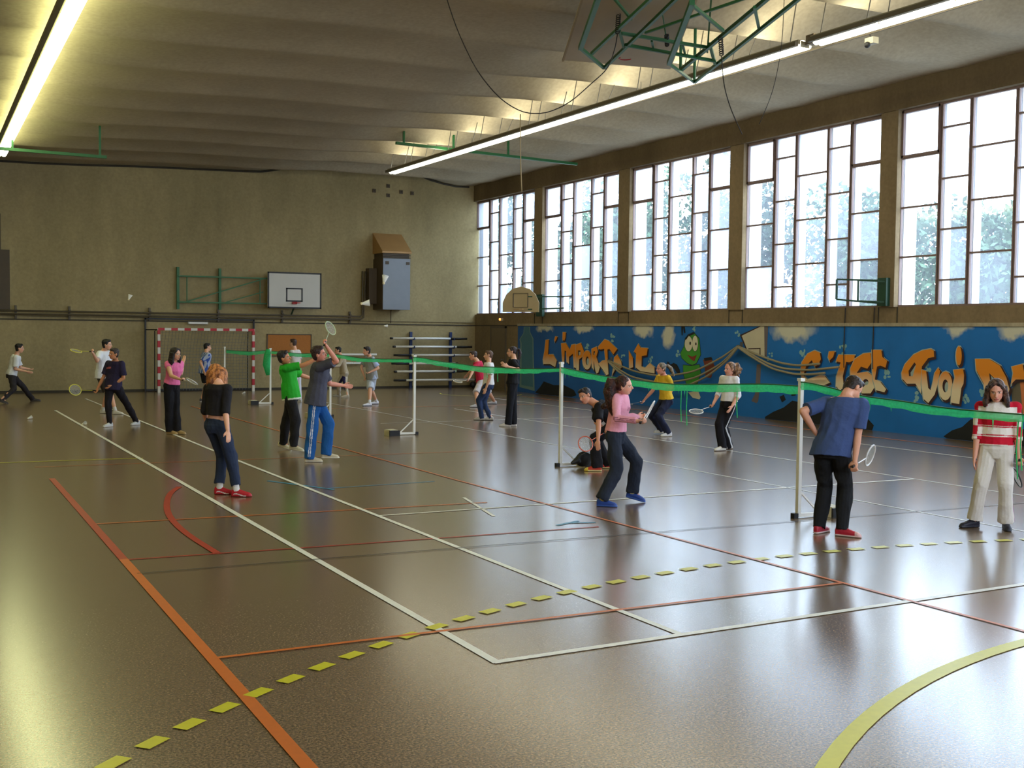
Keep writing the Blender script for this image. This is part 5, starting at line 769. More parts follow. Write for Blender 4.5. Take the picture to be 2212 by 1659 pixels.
for (a0, h0, a1, h1) in ((-.25, .15, -.25, .58), (.25, .15, .25, .58), (-.25, .58, .25, .58), (-.25, .15, .25, .15)):
    p = Vector((cx+a0*dx, cy+a0*dy, cz+h0)) + nrm*.02; q = Vector((cx+a1*dx, cy+a1*dy, cz+h1)) + nrm*.02; tm.bar(p, q, .035, .01)
part(tm, 'target_square', M['hoodd'], bo)
part(MB().tube([tuple(Vector((cx, cy, cz+.08)) + nrm*(.2+.15*math.cos(a/10*2*PI)) + Vector((dx, dy, 0))*.16*math.sin(a/10*2*PI)) for a in range(11)], .01, 6), 'rim', M['hood'], t)
part(MB().bar((cx+.15, cy-.2, 2.7), (18.05, 31.0, 2.75), .04).bar((cx+.15, cy-.2, 3.1), (18.05, 31.0, 3.1), .04), 'arm', M['grnd'], t)
part(MB().box((17.95, 32.66-.45, 2.5), (18.04, 32.66-.05, 3.2)), 'mount', M['grnd'], t)
def side_frame(y0, label):
    t = thing('hoop_bracket', label, 'bracket', (18.0, y0, 2.65))
    part(MB().box((17.93, y0-.12, 2.62), (18.04, y0+.12, 3.2)), 'mount', M['grnd'], t)
    x1 = 17.5; A = [(17.95, y0+.08, 3.15), (17.4, y0+.75, 3.18), (17.4, y0+.75, 2.76), (17.95, y0+.08, 2.68)]
    for p, q, nme in ((0, 1, 'upper_arm'), (1, 2, 'front_bar'), (2, 3, 'lower_arm')): part(MB().bar(A[p], A[q], .035), nme, M['grnd'], t)
    B = [(17.9, y0-.1, 3.12), (17.55, y0+.28, 3.15), (17.55, y0+.28, 2.72), (17.9, y0-.1, 2.7)]
    for p, q in ((0, 1), (1, 2), (2, 3)): part(MB().bar(B[p], B[q], .03), 'brace', M['grnd'], t)
side_frame(17.72, 'dark green empty hoop bracket on the window pillar over the letter Q')
t = thing('emergency_lamp', 'tiny glowing orange lamp on the wall above the far door', 'lamp', (18.0, 35.3, 2.36))
part(MB().box((18.04, 35.2, 2.37), (18.1, 35.4, 2.46)), 'casing', M['amb'], t); part(MB().ball((18.03, 35.3, 2.42), .04), 'bulb', M['lampo'], t)
t = thing('hanging_cable', 'pair of dark cables running down the mural beside the letter T', 'cable', (18.05, 19.0, 0))
for yy in (18.9, 18.05): part(MB().tube([(18.07, yy, 2.6), (18.07, yy+.02, 1.7), (18.07, yy, 1.3)], .012, 5), 'cable', M['cable'], t)

# ================================================================== ceiling furniture
def fixture(i, p, q, mat, label, group):
    p = Vector(p); q = Vector(q); d = (q-p).normalized(); x = Vector((d.y, -d.x, 0)); z = Vector((0, 0, 1)); c = (p+q)/2; L = (q-p).length/2
    t = thing('strip_light', label, 'strip light', tuple(c), group)
    part(MB().obox(c+z*.03+x*.145, x, d, z, .025, L-.004, .035), 'housing', M['housing'], t)
    part(MB().obox(c+x*.20-z*.01, x, d, z, .035, L-.004, .035), 'tray', M['pipe'], t)
    for s in (-1, 1): part(MB().tube([c+x*.055*s-d*(L-.012)+z*.0, c+x*.055*s+d*(L-.012)+z*.0], .07, 12), 'tube', mat, t)
    for s in (-1, 1): part(MB().obox(c+d*(L-.006)*s+x*.02, x, d, z, .09, .004, .05), 'end_cap', M['housing'], t)
    for s in (-.7, .7): part(MB().tube([c+d*L*s+x*.145+z*.05, c+d*L*s+z*(ceil_z(c.x, (c+d*L*s).y)-c.z+.02)], .01, 5), 'hanger', M['steel'], t)
p, q = Vector((12.9, 32.4, 6.72)), Vector((13.03, 14.66, 6.72)); n = 12
for i in range(n):
    fixture(i, p.lerp(q, i/n), p.lerp(q, (i+1)/n), M['tube'], 'strip light %s in the long right-hand row' % (['at the far end', 'second from the far end', 'third from the far end', 'fourth from the far end', 'fifth from the far end', 'sixth from the far end', 'seventh from the far end', 'eighth from the far end', 'ninth from the far end', 'tenth from the far end', 'second before the dark gap', 'just before the dark gap'][i]), 'strip lights of the right row')
p, q = Vector((13.04, 14.4, 6.72)), Vector((13.2, 6, 6.72)); n = 6
for i in range(n): fixture(i, p.lerp(q, i/n), p.lerp(q, (i+1)/n), M['tube'], 'strip light %s after the dark gap in the right row' % ['first', 'second', 'third', 'fourth', 'fifth', 'last'][i], 'strip lights of the right row')
solo(MB().box((12.98, 14.44, 6.7), (13.1, 14.62, 6.85)), 'junction_box', M['hoodd'], 'dark box in the gap of the right-hand light row', 'box', (13.04, 14.5, 6.75))
p, q = Vector((2.28, 33.4, 6.52)), Vector((2.05, 5.6, 6.52)); n = 18
OR = ['at the far end', 'second from the far end', 'third from the far end', 'fourth from the far end', 'fifth from the far end', 'sixth from the far end', 'seventh from the far end', 'eighth from the far end', 'ninth from the far end', 'tenth from the far end']
for i in range(n): fixture(i, p.lerp(q, i/n), p.lerp(q, (i+1)/n), M['tubeg'], 'strip light %s of the left-hand row' % (OR[i] if i < 10 else ['eighth', 'seventh', 'sixth', 'fifth', 'fourth', 'third', 'second', 'first'][i-10] + ' from the near end'), 'strip lights of the left row')
# conduit beside the right row with a small box
t = thing('ceiling_conduit', 'long brown conduit running beside the right light row', 'conduit', (13.4, 20, 6.8))
part(MB().tube([(13.28, 32, 6.78), (13.42, 14, 6.74), (13.5, 7, 6.74)], .025, 6), 'pipe', M['pipe'], t)
hm = MB(); [hm.tube([(13.4, yy, 6.75), (13.4, yy, 7.15)], .008, 5) for yy in (28, 24, 20, 16, 12)]; part(hm, 'hanger', M['steel'], t)
t = thing('ceiling_speaker', 'small pale box hanging below the conduit near the gap', 'loudspeaker', (13.55, 13.75, 6.6))
part(MB().box((13.5, 13.66, 6.6), (13.62, 13.84, 6.7)), 'box', M['amb'], t); part(MB().tube([(13.55, 13.75, 6.7), (13.5, 13.75, 6.76)], .01, 5), 'stem', M['steel'], t)
part(MB().ball((13.47, 13.75, 6.58), .05), 'cone', M['blk'], t)
# green rails
def rail(a, b2, stubs, label, group='green steel rails under the ceiling'):
    t = thing('ceiling_rail', label, 'rail', tuple((Vector(a)+Vector(b2))/2), group)
    part(MB().bar(a, b2, .09, .07), 'beam', M['grn'], t)
    for s in stubs:
        p = Vector(a).lerp(Vector(b2), s); part(MB().bar(p, (p.x, p.y, ceil_z(p.x, p.y)+.01), .05), 'drop_post', M['grn'], t)
rail((-.3, 30.5, 6.27), (4.45, 30.2, 6.2), [.55, .967], 'green rail with two drop posts under the ceiling at the far left')
rail((11.6, 28.9, 6.98), (17.2, 28.9, 6.85), [.04, .3, .6], 'long green rail crossing the right-hand light row')
# raised ceiling basketball frame
t = thing('ceiling_basketball_frame', 'green tubular basketball frame folded up under the ceiling, with its pale backboard', 'basketball frame', (9.5, 14.5, 6.3))
B = [Vector(p) for p in HOOP_BOARD]
bm = MB(); bm.v = [tuple(p) for p in B] + [tuple(p+Vector((0, 0, .04))) for p in B]; bm.f = [(0,1,2,3),(7,6,5,4),(0,4,5,1),(1,5,6,2),(2,6,7,3),(3,7,4,0)]
part(bm, 'backboard', M['boardb'], t)
part(MB().bar(B[0]-Vector((0,0,.01)), B[1]-Vector((0,0,.01)), .03), 'board_edge', M['cord'], t)
for n_, ps, w_ in HOOP_BARS: part(MB().bar(ps[0], ps[1], w_*1.5), n_, M['grn'], t)
def spring(p, q, r_, turns):
    p = Vector(p); q = Vector(q); d = (q-p); L = d.length; d.normalize(); x = d.orthogonal().normalized(); yv = d.cross(x)
    return MB().tube([p + d*L*i/(turns*8) + (x*math.cos(i*PI/4) + yv*math.sin(i*PI/4))*r_ for i in range(turns*8+1)], .008, 5)
for s in HOOP_SPRINGS: part(spring(s[0], s[1], .03, 9), 'spring', M['blk'], t)
rc = Vector(RIM[0]); part(MB().tube([tuple(rc + Vector((.1*math.cos(a), .1*math.sin(a), 0))) for a in [PI*i/8 for i in range(9)]], .01, 5), 'rim_end', M['red'], t)
hs = MB()
for b_ in (HOOP_BARS[0][1][0], HOOP_BARS[1][1][0], HOOP_BARS[7][1][0], HOOP_BARS[8][1][0]): hs.tube([b_, (b_[0], b_[1], ceil_z(b_[0], b_[1])+.05)], .025, 6)
part(hs, 'ceiling_hanger', M['grn'], t)
for k, lab, r_, mt_ in (('sag', 'thin dark cable sagging in a loop below the ceiling', .0075, 'cable'), ('drop', 'pale cord hanging straight down from the sagging cable', .008, 'cord'), ('chain', 'dark chain hanging from the green ceiling frame towards the windows', .008, 'cable'), ('thin', 'hair-thin wire hanging beside the chain', .005, 'cable')):
    pts = [Vector(p) for p in CABLES[k]]; P = []
    for a, b2 in zip(pts, pts[1:]):
        for i in range(4): P.append(a.lerp(b2, i/4))
    P.append(pts[-1])
    for _ in range(3): P = [P[0]] + [(P[j-1]+P[j]*2+P[j+1])/4 for j in range(1, len(P)-1)] + [P[-1]]
    if k == 'sag': P = [Vector((P[0].x, P[0].y, ceil_z(P[0].x, P[0].y)+.02))] + P
    solo(MB().tube(P, r_, 6), 'hanging_cable' if k in ('sag', 'thin') else ('cord' if k == 'drop' else 'chain'), M[mt_], lab, 'cable', tuple(P[0]), smooth=True)

# ================================================================== rackets and shuttlecocks
def racket(tag_, h, ax, lat, col, label):
    h = Vector(h); ax = Vector(ax).normalized(); lat = Vector(lat); lat = (lat - ax*lat.dot(ax)).normalized(); nn = ax.cross(lat)
    t = thing('badminton_racket', label, 'racket', tuple(h), 'badminton rackets')
    P = lambda a, l, n=0: h + ax*a + lat*l + nn*n
    part(MB().tube([P(-.06, 0), P(.09, 0)], .0145, 8), 'grip', M['rk_grip'], t)
    part(MB().tube([P(.09, 0), P(.36, 0)], [.006, .005], 6), 'shaft', M['rk_'+col], t)
    ring = [P(.485 + .135*math.cos(a), .108*math.sin(a)) for a in [PI*i/14 for i in range(29)]]
    part(MB().tube(ring, .0085, 6), 'frame', M['rk_'+col], t)
    sb = MB(); m = 20; sb.v = [tuple(P(.485 + .13*math.cos(2*PI*i/m), .104*math.sin(2*PI*i/m))) for i in range(m)]; sb.f = [tuple(range(m))]
    part(sb, 'strings', M['string'], t)
RL = {'whitetee': 'yellow racket held up by the boy in the white t-shirt at the far left', 'navytee': 'yellow racket held low by the boy in the navy t-shirt', 'pinktop': 'white racket in the hand of the girl in the pink top',
      'blue': 'pale green racket raised over the head of the boy in blue track trousers', 'redtee': 'cream racket held out by the player in the red t-shirt', 'lean': 'orange racket with open round head held by the crouching boy in black',
      'pinkjacket': 'white racket in the fist of the girl in the pink jacket', 'yellow': 'dark racket held out by the girl in yellow', 'whitegirl': 'white racket held out by the girl in the white cardigan',
      'bluetee': 'white racket in the right hand of the boy in the blue t-shirt', 'striped': 'dark racket hanging from the hand of the girl in the striped jumper'}
for tg, h, ax, lat, col in RACKETS: racket(tg, h, ax, lat, col, RL[tg])
def shuttle(loc, d, label, s=1.0):
    d = Vector(d).normalized(); loc = Vector(loc); x = d.orthogonal().normalized(); yv = d.cross(x)
    t = thing('shuttlecock', label, 'shuttlecock', tuple(loc), 'white shuttlecocks')
    part(MB().ball(loc, .0135*s, 10), 'cork', M['corkb'], t, True)
    mb = MB(); n = 16
    for i in range(n):
        a, b_ = 2*PI*i/n, 2*PI*(i+.8)/n
        f = lambda a, r, l: loc + (x*math.cos(a)+yv*math.sin(a))*r*s + d*l*s
        mb.quad(f(a, .012, .01), f(b_, .012, .01), f(b_, .033, .078), f(a, .033, .078))
    part(mb, 'feathers', M['feather'], t)
shuttle((2.30, 26.77, .02), (.8, .3, .25), 'shuttlecock lying on the floor at the far left', 1.2)
shuttle((3.17, 24.9, .02), (.5, -.6, .25), 'shuttlecock lying on the long white line', 1.2)
shuttle((9.12, 35.18, .02), (1, 0, .25), 'tiny shuttlecock on the floor in front of the goal', 1.2)
for i, (p, d) in enumerate(zip(AIR, ((.25, .1, .9), (.9, -.3, .12), (.3, 0, .8), (1, 0, 0)))):
    shuttle(p, d, ['shuttlecock in flight in front of the grey heater', 'shuttlecock flying just right of the backboard', 'shuttlecock high in the air above the players at the left', 'small shuttlecock in flight above the pole rack'][i], 1.25)

# ================================================================== people
def unit(v): return Vector(v).normalized()
def folds(co, amp, seed, fr):
    r = np.random.RandomState(seed); d = np.zeros(len(co)); q = co*np.array([1, 1, .55])
    for k in range(6):
        w = r.normal(size=3); w[2] *= 1.6; w /= np.linalg.norm(w); ph = q @ w*fr*(.5+.35*k) + r.uniform(0, 6.28) + 1.5*np.sin(q @ r.normal(size=3)*fr*.3)
        d += (1-2*np.abs(np.sin(ph*.5)))*(1/(1+.35*k))
    return d/3*amp
def noise_disp(co, amp, seed, fr):
    r = np.random.RandomState(seed); d = np.zeros(len(co))
    for k in range(7):
        w = r.normal(size=3); w /= np.linalg.norm(w); d += np.sin(co @ w * fr*(.6+.25*k) + r.uniform(0, 6.28) + 1.2*np.sin(co @ r.normal(size=3)*fr*.35))
    return d/7*amp
def finish(mb, name, mat, parent, voxel, color, smooth=3, wr=0, fr=30, seed=0, label=None):
    me = remesh(mb, voxel, smooth); n = len(me.vertices); co = np.empty(n*3, 'f'); me.vertices.foreach_get('co', co); co = co.reshape(-1, 3).astype(float)
    if wr:
        no = np.empty(n*3, 'f'); me.vertices.foreach_get('normal', no); no = no.reshape(-1, 3)
        co2 = co + no*(folds if name not in ('hair',) else noise_disp)(co, wr, seed, fr)[:, None]; me.vertices.foreach_set('co', (co2 - np.array(wloc(parent))).astype('f').ravel())
    else: me.vertices.foreach_set('co', (co - np.array(wloc(parent))).astype('f').ravel())
    c = color(co) if callable(color) else np.tile(np.array(lin(color)), (n, 1))
    rgba = np.ones((n, 4), 'f'); rgba[:, :3] = c
    ca = me.color_attributes.new('Col', 'FLOAT_COLOR', 'POINT'); ca.data.foreach_set('color', rgba.ravel()); me.update()
    o = link(name, me, mat, parent)
    if label: o['label'] = label
    return o
def A(v): return np.array(v, float)

def hand(mb, w, fd, pn, h, curl):
    """palm, four unequal fingers with three bends each and a thumb from the side of the palm"""
    fd = unit(fd); pn = unit(Vector(pn) - fd*Vector(pn).dot(fd)); lt = fd.cross(pn); s = h/1.65; w = Vector(w)
    mb.cap(w, w+fd*.02*s, .021*s, .023*s)
    mb.ell(w+fd*.052*s, lt*.036*s, pn*.015*s, fd*.048*s)
    for i, (o, L, c0) in enumerate(((-.027, .066, 1.), (-.009, .075, 1.05), (.009, .070, 1.1), (.026, .056, 1.2))):
        p = w + fd*.085*s + lt*o*s; a = 0
        for k, fr in enumerate((.45, .31, .24)):
            a += curl*c0*(.75 if k == 0 else .95); d = fd*math.cos(a) + pn*math.sin(a); q = p + d*L*fr*s
            mb.cap(p, q, (.0098-.0009*k)*s, (.009-.0009*k)*s); p = q
    p = w + fd*.028*s - lt*.026*s; d1 = unit(fd*.75 - lt*.62 + pn*.25); q = p + d1*.036*s; mb.cap(p, q, .013*s, .011*s)
    d2 = unit(fd*.9 - lt*.15 + pn*(.3+.4*curl)); mb.cap(q, q+d2*.028*s, .0105*s, .0085*s)

def person(pid, label, o):
    D = PEOPLE[pid]; h = D[0]; R = {'tilt': D[1], 'f': D[2], 'ff': D[3], 't' + 'L': D[4], 't' + 'R': D[5]}
    names = ['pel', 'neck', 'head'] + [a + b for b in 'LR' for a in ('sh', 'el', 'wr', 'h', 'kn', 'an')]
    J = {k: Vector(v) for k, v in zip(names, D[6:])}; vx = o.get('vx', .009)
    pel, nk = J['pel'], J['neck']; up = unit(nk-pel); tl = (nk-pel).length
    root = thing('person', label, 'person', (pel.x, pel.y, 0), None)
    ls = unit(J['shL']-J['shR']); lh = unit(J['hL']-J['hR']); fem = o.get('fem', 0)
    def frame(t):
        l = unit(lh.lerp(ls, max(0, min(1, t)))); f = unit(l.cross(up)); return l, f
    def ring(t, w, d, sh=0):
        l, f = frame(t); c = pel + up*tl*t + f*sh*h; return (c, l*w*h, f*d*h)
    # ---- torso profile (width, depth)
    hipw = .103 if fem else .097; wa = .076 if fem else .085
    prof = [(-.2, .062, .055), (-.08, hipw*.96, .068), (.05, hipw, .070), (.28, wa+.004, .058), (.45, wa, .056), (.68, .094, .064), (.86, .104, .062), (.97, .085, .05), (1.05, .042, .036)]
    def tor(mb, t0, t1, e):
        P = [p for p in prof if t0 < p[0] < t1]
        def at(t):
            for a, b in zip(prof, prof[1:]):
                if t <= b[0]: k = (t-a[0])/(b[0]-a[0]); return (t, a[1]+(b[1]-a[1])*k, a[2]+(b[2]-a[2])*k)
            return prof[-1]
        Q = [at(t0)] + P + [at(t1)]; mb.loft([ring(t, w+e, d+e, (.012 if fem and .6 < t < .8 else 0)) for t, w, d in Q])
    # ---- head
    hd = J['head']; ff = unit(R['ff']); ti = math.radians(R['tilt']); nu = unit(hd-nk)
    hu = unit(Vector((0, 0, 1))*.7 + nu*.3) if not o.get('hroll') else unit(Vector((0, 0, 1))*.5 + nu*.6)
    ff = unit(ff - hu*ff.dot(hu)); F = unit(ff*math.cos(ti) - hu*math.sin(ti)); U = unit(hu*math.cos(ti) + ff*math.sin(ti)); Lf = unit(U.cross(F))
    k = h*o.get('hs', 1.0)
    body = MB()
    body.ell(hd + U*.012*k - F*.006*k, Lf*.046*k, F*.057*k, U*.054*k, 18, 12)
    body.ell(hd + F*.012*k - U*.022*k, Lf*.037*k, F*.043*k, U*.045*k, 16, 10)
    body.ell(hd + F*.030*k - U*.052*k, Lf*.021*k, F*.02*k, U*.016*k)
    body.tube([hd + F*.052*k + U*.006*k, hd + F*.066*k - U*.016*k, hd + F*.056*k - U*.022*k], [.005*k, .0085*k, .006*k], 8)
    body.ell(hd + F*.051*k - U*.035*k, Lf*.014*k, F*.008*k, U*.0045*k); body.ell(hd + F*.05*k - U*.041*k, Lf*.012*k, F*.008*k, U*.0045*k)
    body.ell(hd + F*.046*k + U*.014*k, Lf*.03*k, F*.009*k, U*.006*k)
    for s in (-1, 1): body.ell(hd + Lf*.047*k*s - F*.004*k - U*.006*k, Lf*.006*k + F*.002*k, F*.011*k, U*.018*k)
    body.tube([nk - up*.03*h, nk + up*.01*h, hd - U*.03*k - F*.012*k], [.045*h, .034*h, .031*h], 12)
    tor(body, -.15, .2, -.016); tor(body, .1, 1.05, -.006)
    lg = 1 if o.get('shorts') else .8
    for s in 'LR':
        sh, el, wr, hp, kn, an = (J[x+s] for x in ('sh', 'el', 'wr', 'h', 'kn', 'an'))
        body.cap(nk - up*.02*h, sh, .032*h, .034*h)
        body.tube([sh, sh.lerp(el, .4), el], [.031*h, .027*h, .022*h], 12); body.ball(sh, .032*h); body.ball(el, .022*h)
        body.tube([el, el.lerp(wr, .3), wr], [.022*h, .0225*h, .0145*h], 12); body.ball(wr, .0145*h)
        body.tube([hp, hp.lerp(kn, .5), kn], [.044*h*lg, .043*h*lg, .031*h*lg], 12); body.ball(hp, .042*h*lg); body.ball(kn, .031*h*lg)
        body.tube([kn, kn.lerp(an, .3), an], [.031*h*lg, .033*h*lg, .02*h], 12); body.ball(an, .021*h)
        body.cap(an - Vector((0, 0, .01)), an + Vector(R['t'+s])*.07 - Vector((0, 0, .03)), .019*h, .014*h)
        fd = wr - el; hc = o.get('hand'+s, .25)
        pn = (pel + up*.25 - wr) if hc < .7 else unit(Vector(R['f']) + Vector((0, 0, .3)))
        hand(body, wr, o.get('hd'+s, fd), pn, h, hc)
    hair_c = np.array(lin(o['hair'])); sk = np.array(lin(o.get('skin', (222, 168, 138))))
    def skin_col(P):
        C = np.tile(sk, (len(P), 1)); q = P - A(hd); a, b, c = q @ A(Lf)/k, q @ A(F)/k, q @ A(U)/k
        front = b > .03
        for s in (-1, 1):
            ex = (a-s*.0185)
            C[(front) & ((ex/.0105)**2 + ((c-.002)/.0042)**2 < 1)] = lin((238, 230, 222))
            C[(front) & ((ex/.0048)**2 + ((c-.002)/.0046)**2 < 1)] = lin((46, 32, 26))
            C[(front) & ((ex/.0125)**2 + ((c-.0150+14*ex*ex)/.0024)**2 < 1)] = hair_c*.6 + sk*.3
        C[front & ((a/.0145)**2 + ((c+.038)/.0062)**2 < 1)] = lin((184, 96, 88))
        ck = (b > .02) & (((abs(a)-.026)/.014)**2 + ((c+.022)/.014)**2 < 1); C[ck] = C[ck]*np.array([1.04, .88, .86])
        return C
    bo = finish(body, 'body', M['skin'], root, min(vx, .0075) if o.get('near') else vx, skin_col, 2)
    # ---- trousers
    def along(P, a, b, c):
        """closest point parameter on the two-bone chain -> (dist along 0..2, offset vector)"""
        a, b, c = A(a), A(b), A(c); res = None
        for i, (p, q) in enumerate(((a, b), (b, c))):
            d = q-p; t = np.clip(((P-p) @ d)/(d @ d), 0, 1); off = P-(p+t[:, None]*d); ds = np.linalg.norm(off, axis=1)
            if res is None: res = [t+i, off, ds]
            else:
                m = ds < res[2]; res[0] = np.where(m, t+i, res[0]); res[1] = np.where(m[:, None], off, res[1]); res[2] = np.where(m, ds, res[2])
        return res
    tr = MB(); wt = o.get('waist', max(.06, o.get('hem', 0)+.07)); tor(tr, -.2, min(wt, .02), .008); tor(tr, -.05, wt, .003)
    rk_, rh_ = o.get('legr', (.045, .036)); short = o.get('shorts')
    for s in 'LR':
        hp, kn, an = J['h'+s], J['kn'+s], J['an'+s]
        tr.ball(hp, .062*h)
        if short:
            e = hp.lerp(kn, short); tr.tube([hp, hp.lerp(e, .5), e], [.062*h, .060*h, .058*h], 14)
        else:
            e = an + (kn-an).normalized()*.005*h - Vector((0, 0, o.get('drop', .04)))
            tr.tube([hp, hp.lerp(kn, .5), kn], [.062*h, .055*h, rk_*h], 14); tr.ball(kn, rk_*h)
            tr.tube([kn, kn.lerp(e, .5), e], [rk_*h, (rk_*.45+rh_*.55)*h, rh_*h], 14)
    tc = o['trousers']
    if o.get('tstripe'):
        def tcol(P):
            C = np.tile(np.array(lin(tc)), (len(P), 1)); sc, mode, sides = o['tstripe']
            for s in sides:
                t, off, ds = along(P, J['h'+s], J['kn'+s], J['an'+s]); lat = A(lh)*(1 if s == 'L' else -1); fr = A(unit(lh.cross(up)))
                la = off @ lat; fa = off @ fr; own = (P-A(pel)) @ A(lh)*(1 if s == 'L' else -1) > -.02
                if mode == 'double': m = (la > 0) & own & (abs(abs(fa-.004)-.013) < .0055) & (t < 1.98)
                elif mode == 'panel': m = (la > .0) & own & (abs(fa) < .045) & (t > .15) & (t < .95)
                else: m = (la > 0) & own & (abs(fa) < .012)
                C[m] = lin(sc)
            return C
        tcol_ = tcol
    else: tcol_ = tc
    finish(tr, 'shorts' if short else 'trousers', M['cloth'], root, vx, tcol_, 2, .017 if not short else .008, 34, hash(pid) % 97 if False else len(pid)*7)
    # ---- top
    tp = MB(); hem = o.get('hem', 0.); tor(tp, hem, 1.0, .016 if not o.get('loose') else .022)
    sl = o.get('sleeve', 'short')
    if o.get('loose'): tp.loft([ring(hem-.14, .122, .098), ring(hem+.1, .119, .092), ring(hem+.4, .104, .082), ring(hem+.7, .1, .074)])
    for s in 'LR':
        sh, el, wr = J['sh'+s], J['el'+s], J['wr'+s]; b = .003 if fem else .007
        tp.cap(nk - up*.035*h, sh, .036*h, .040*h+b)
        if sl == 'cap': tp.tube([sh, sh.lerp(el, .3)], [.04*h, .04*h], 14)
        elif sl == 'short': tp.tube([sh, sh.lerp(el, .45), sh.lerp(el, .82)], [.04*h+b, .039*h+b, .041*h+b], 14)
        elif sl == 'mid':
            tp.tube([sh, el], [.038*h, .032*h], 14); tp.ball(el, .032*h); tp.tube([el, el.lerp(wr, o.get('slen', .3))], [.032*h, .030*h], 14)
        else:
            tp.tube([sh, el], [.04*h, .032*h], 14); tp.ball(el, .032*h); tp.tube([el, wr], [.031*h, .024*h], 14)
    if o.get('hip_l'): pass
    base = o['top']
    def top_col(P):
        C = np.tile(np.array(lin(base)), (len(P), 1)); t = ((P-A(pel)) @ A(up))/tl
        l, f = frame(.7); fa = (P-A(pel)) @ A(f); la = (P-A(pel)) @ A(l)
        m = o.get('pattern')
        if m == 'stripes':
            red = lin((200, 22, 48)); wht = lin((236, 226, 214)); C[:] = wht
            arm = np.abs(la) > .118*h
            C[(t > .5) & (t < .65)] = red; C[(t > .105) & (t < .27)] = red
            for q in (.475, .30): C[abs(t-q) < .011] = red
            C[(t > .90) & (abs(la) > .06*h)] = red; C[(t > .78) & arm] = red
            C[arm & (t > .30) & (t < .49)] = red; C[arm & (t < .26)] = wht; C[arm & (t > .5) & (t < .66)] = wht
            # open white collar
            C[(t > .93) & (abs(la) < .055*h)] = wht
        if m == 'jersey':
            C[t < hem-.14+.045] = lin((224, 234, 220))
            q = (fa < -.015); zz = (t-.55)/.17; aa = (la+.065)/.05
            e = aa*aa + zz*zz; C[q & (e < 1) & (e > .42)] = lin((225, 235, 220))
        if m == 'chest':
            q = (fa > .03) & (abs(t-.72-.25*la) < .035) & (la > -.09) & (la < .05); C[q] = lin((168, 90, 100))
        if m == 'armstripe':
            for s in 'LR':
                tt, off, ds = along(P, J['sh'+s], J['el'+s], J['wr'+s]); dn = off @ A(unit(Vector(R['f'])*0 + Vector((0, 0, 1))))
                ls_ = off @ A(ls)*(1 if s == 'L' else -1)
                q = (ds < .06*h) & (ls_ > .0) & (abs(abs(dn)-.010) < .0035) & (tt > .15); C[q] = lin((120, 44, 66))
            q = (fa > .05) & (abs(t-.66) < .05) & (abs(la) < .05) & (np.sin(la*260) > .2); C[q] = lin((160, 84, 110))
        if m == 'sleeves':
            q = abs(la) > .115*h; C[q] = lin(o['sleevec'])
        if m == 'vstripes':
            q = (np.sin(la*90) > .2); C[q] = lin(o['sleevec'])
        return C
    tops = finish(tp, o.get('topname', 't_shirt'), M['cloth'], root, vx, top_col, 2, .009, 36, len(pid)*5+1)
    if pid == 'striped':
        cb = MB(); l, f = frame(1)
        c0 = nk + up*.012*h
        for s in (-1, 1): cb.tube([c0 - f*.03*h + l*.0*s, c0 + l*.036*h*s, c0 + f*.03*h + l*.03*h*s - up*.02*h, c0 + f*.052*h + l*.008*h*s - up*.085*h], [.012*h, .013*h, .013*h, .006*h], 8)
        finish(cb, 'collar', M['cloth'], tops, .006, (238, 232, 224), 2)
        cb = MB().loft([(c0 + f*.035*h - up*.02*h, l*.022*h, up*.004*h + f*.004*h), (c0 + f*.052*h - up*.075*h, l*.006*h, f*.004*h)])
    if pid == 'whitegirl':
        l, f = frame(1); finish(MB().tube([nk + up*.02*h + (l*math.cos(a)+f*math.sin(a))*.036*h for a in [2*PI*i/16 for i in range(17)]], .006, 6), 'choker', M['cloth'], root, .005, (170, 84, 60), 1)
    # ---- shoes and socks
    for s in 'LR':
        an = J['an'+s]; t = unit(R['t'+s]); t = unit(Vector((t.x, t.y, o.get('pitch'+s, 0)))); l = unit(Vector((0, 0, 1)).cross(t)); u = t.cross(l); u = unit(u if u.z > 0 else -u)
        g = an - u*.045*h; q = .158*h/.25; sb = MB()
        sb.loft([(g + u*.012 + t*x*q, l*w*q, u*hh) for x, w, hh in ((-.062, .018, .006), (-.05, .030, .012), (0, .032, .013), (.07, .038, .013), (.13, .039, .013), (.168, .03, .012), (.182, .014, .006))])
        sb.loft([(g + u*.02 + t*x*q + u*hh*.5, l*w*q, u*hh) for x, w, hh in ((-.060, .016, .034), (-.047, .029, .050), (0, .032, .054), (.05, .034, .044), (.10, .037, .031), (.15, .033, .022), (.174, .016, .010))])
        sb.tube([g + u*.05 - t*.012, g + u*.085 - t*.014], [.036*q, .034*q], 12)
        cs = o['shoes']; sole = o.get('sole', (225, 220, 210))
        def scol(P, g=g, t=t, u=u, l=l):
            C = np.tile(np.array(lin(cs)), (len(P), 1)); z = (P-A(g)) @ A(u); x = (P-A(g)) @ A(t)/q; y_ = abs((P-A(g)) @ A(l))/q
            C[z < .021] = lin(sole)
            if o.get('swoosh'): C[(abs(z-.026-.25*(x+.02)*0-.012*np.cos(x*30)) < .006) & (y_ > .02) & (x > -.03) & (x < .12)] = lin(o['swoosh'])
            if o.get('toecap'): C[(x > .125)] = lin(o['toecap'])
            if o.get('side'): C[(z > .021) & (y_ > .018) & (x > .0) & (x < .12)] = lin(o['side'])
            return C
        so = finish(sb, 'shoe', M['shoe'], root, .0065 if o.get('near') else .009, scol, 1)
        if o.get('socks'): finish(MB().tube([an - Vector((0, 0, .01)), an.lerp(J['kn'+s], .12), an.lerp(J['kn'+s], o.get('sockh', .2))], [.026*h, .025*h, .026*h], 12), 'sock', M['cloth'], root, .008, o['socks'], 1)
    # ---- hair
    hb = MB(); st = o.get('style', 'short'); c = hd + U*.022*k - F*.012*k
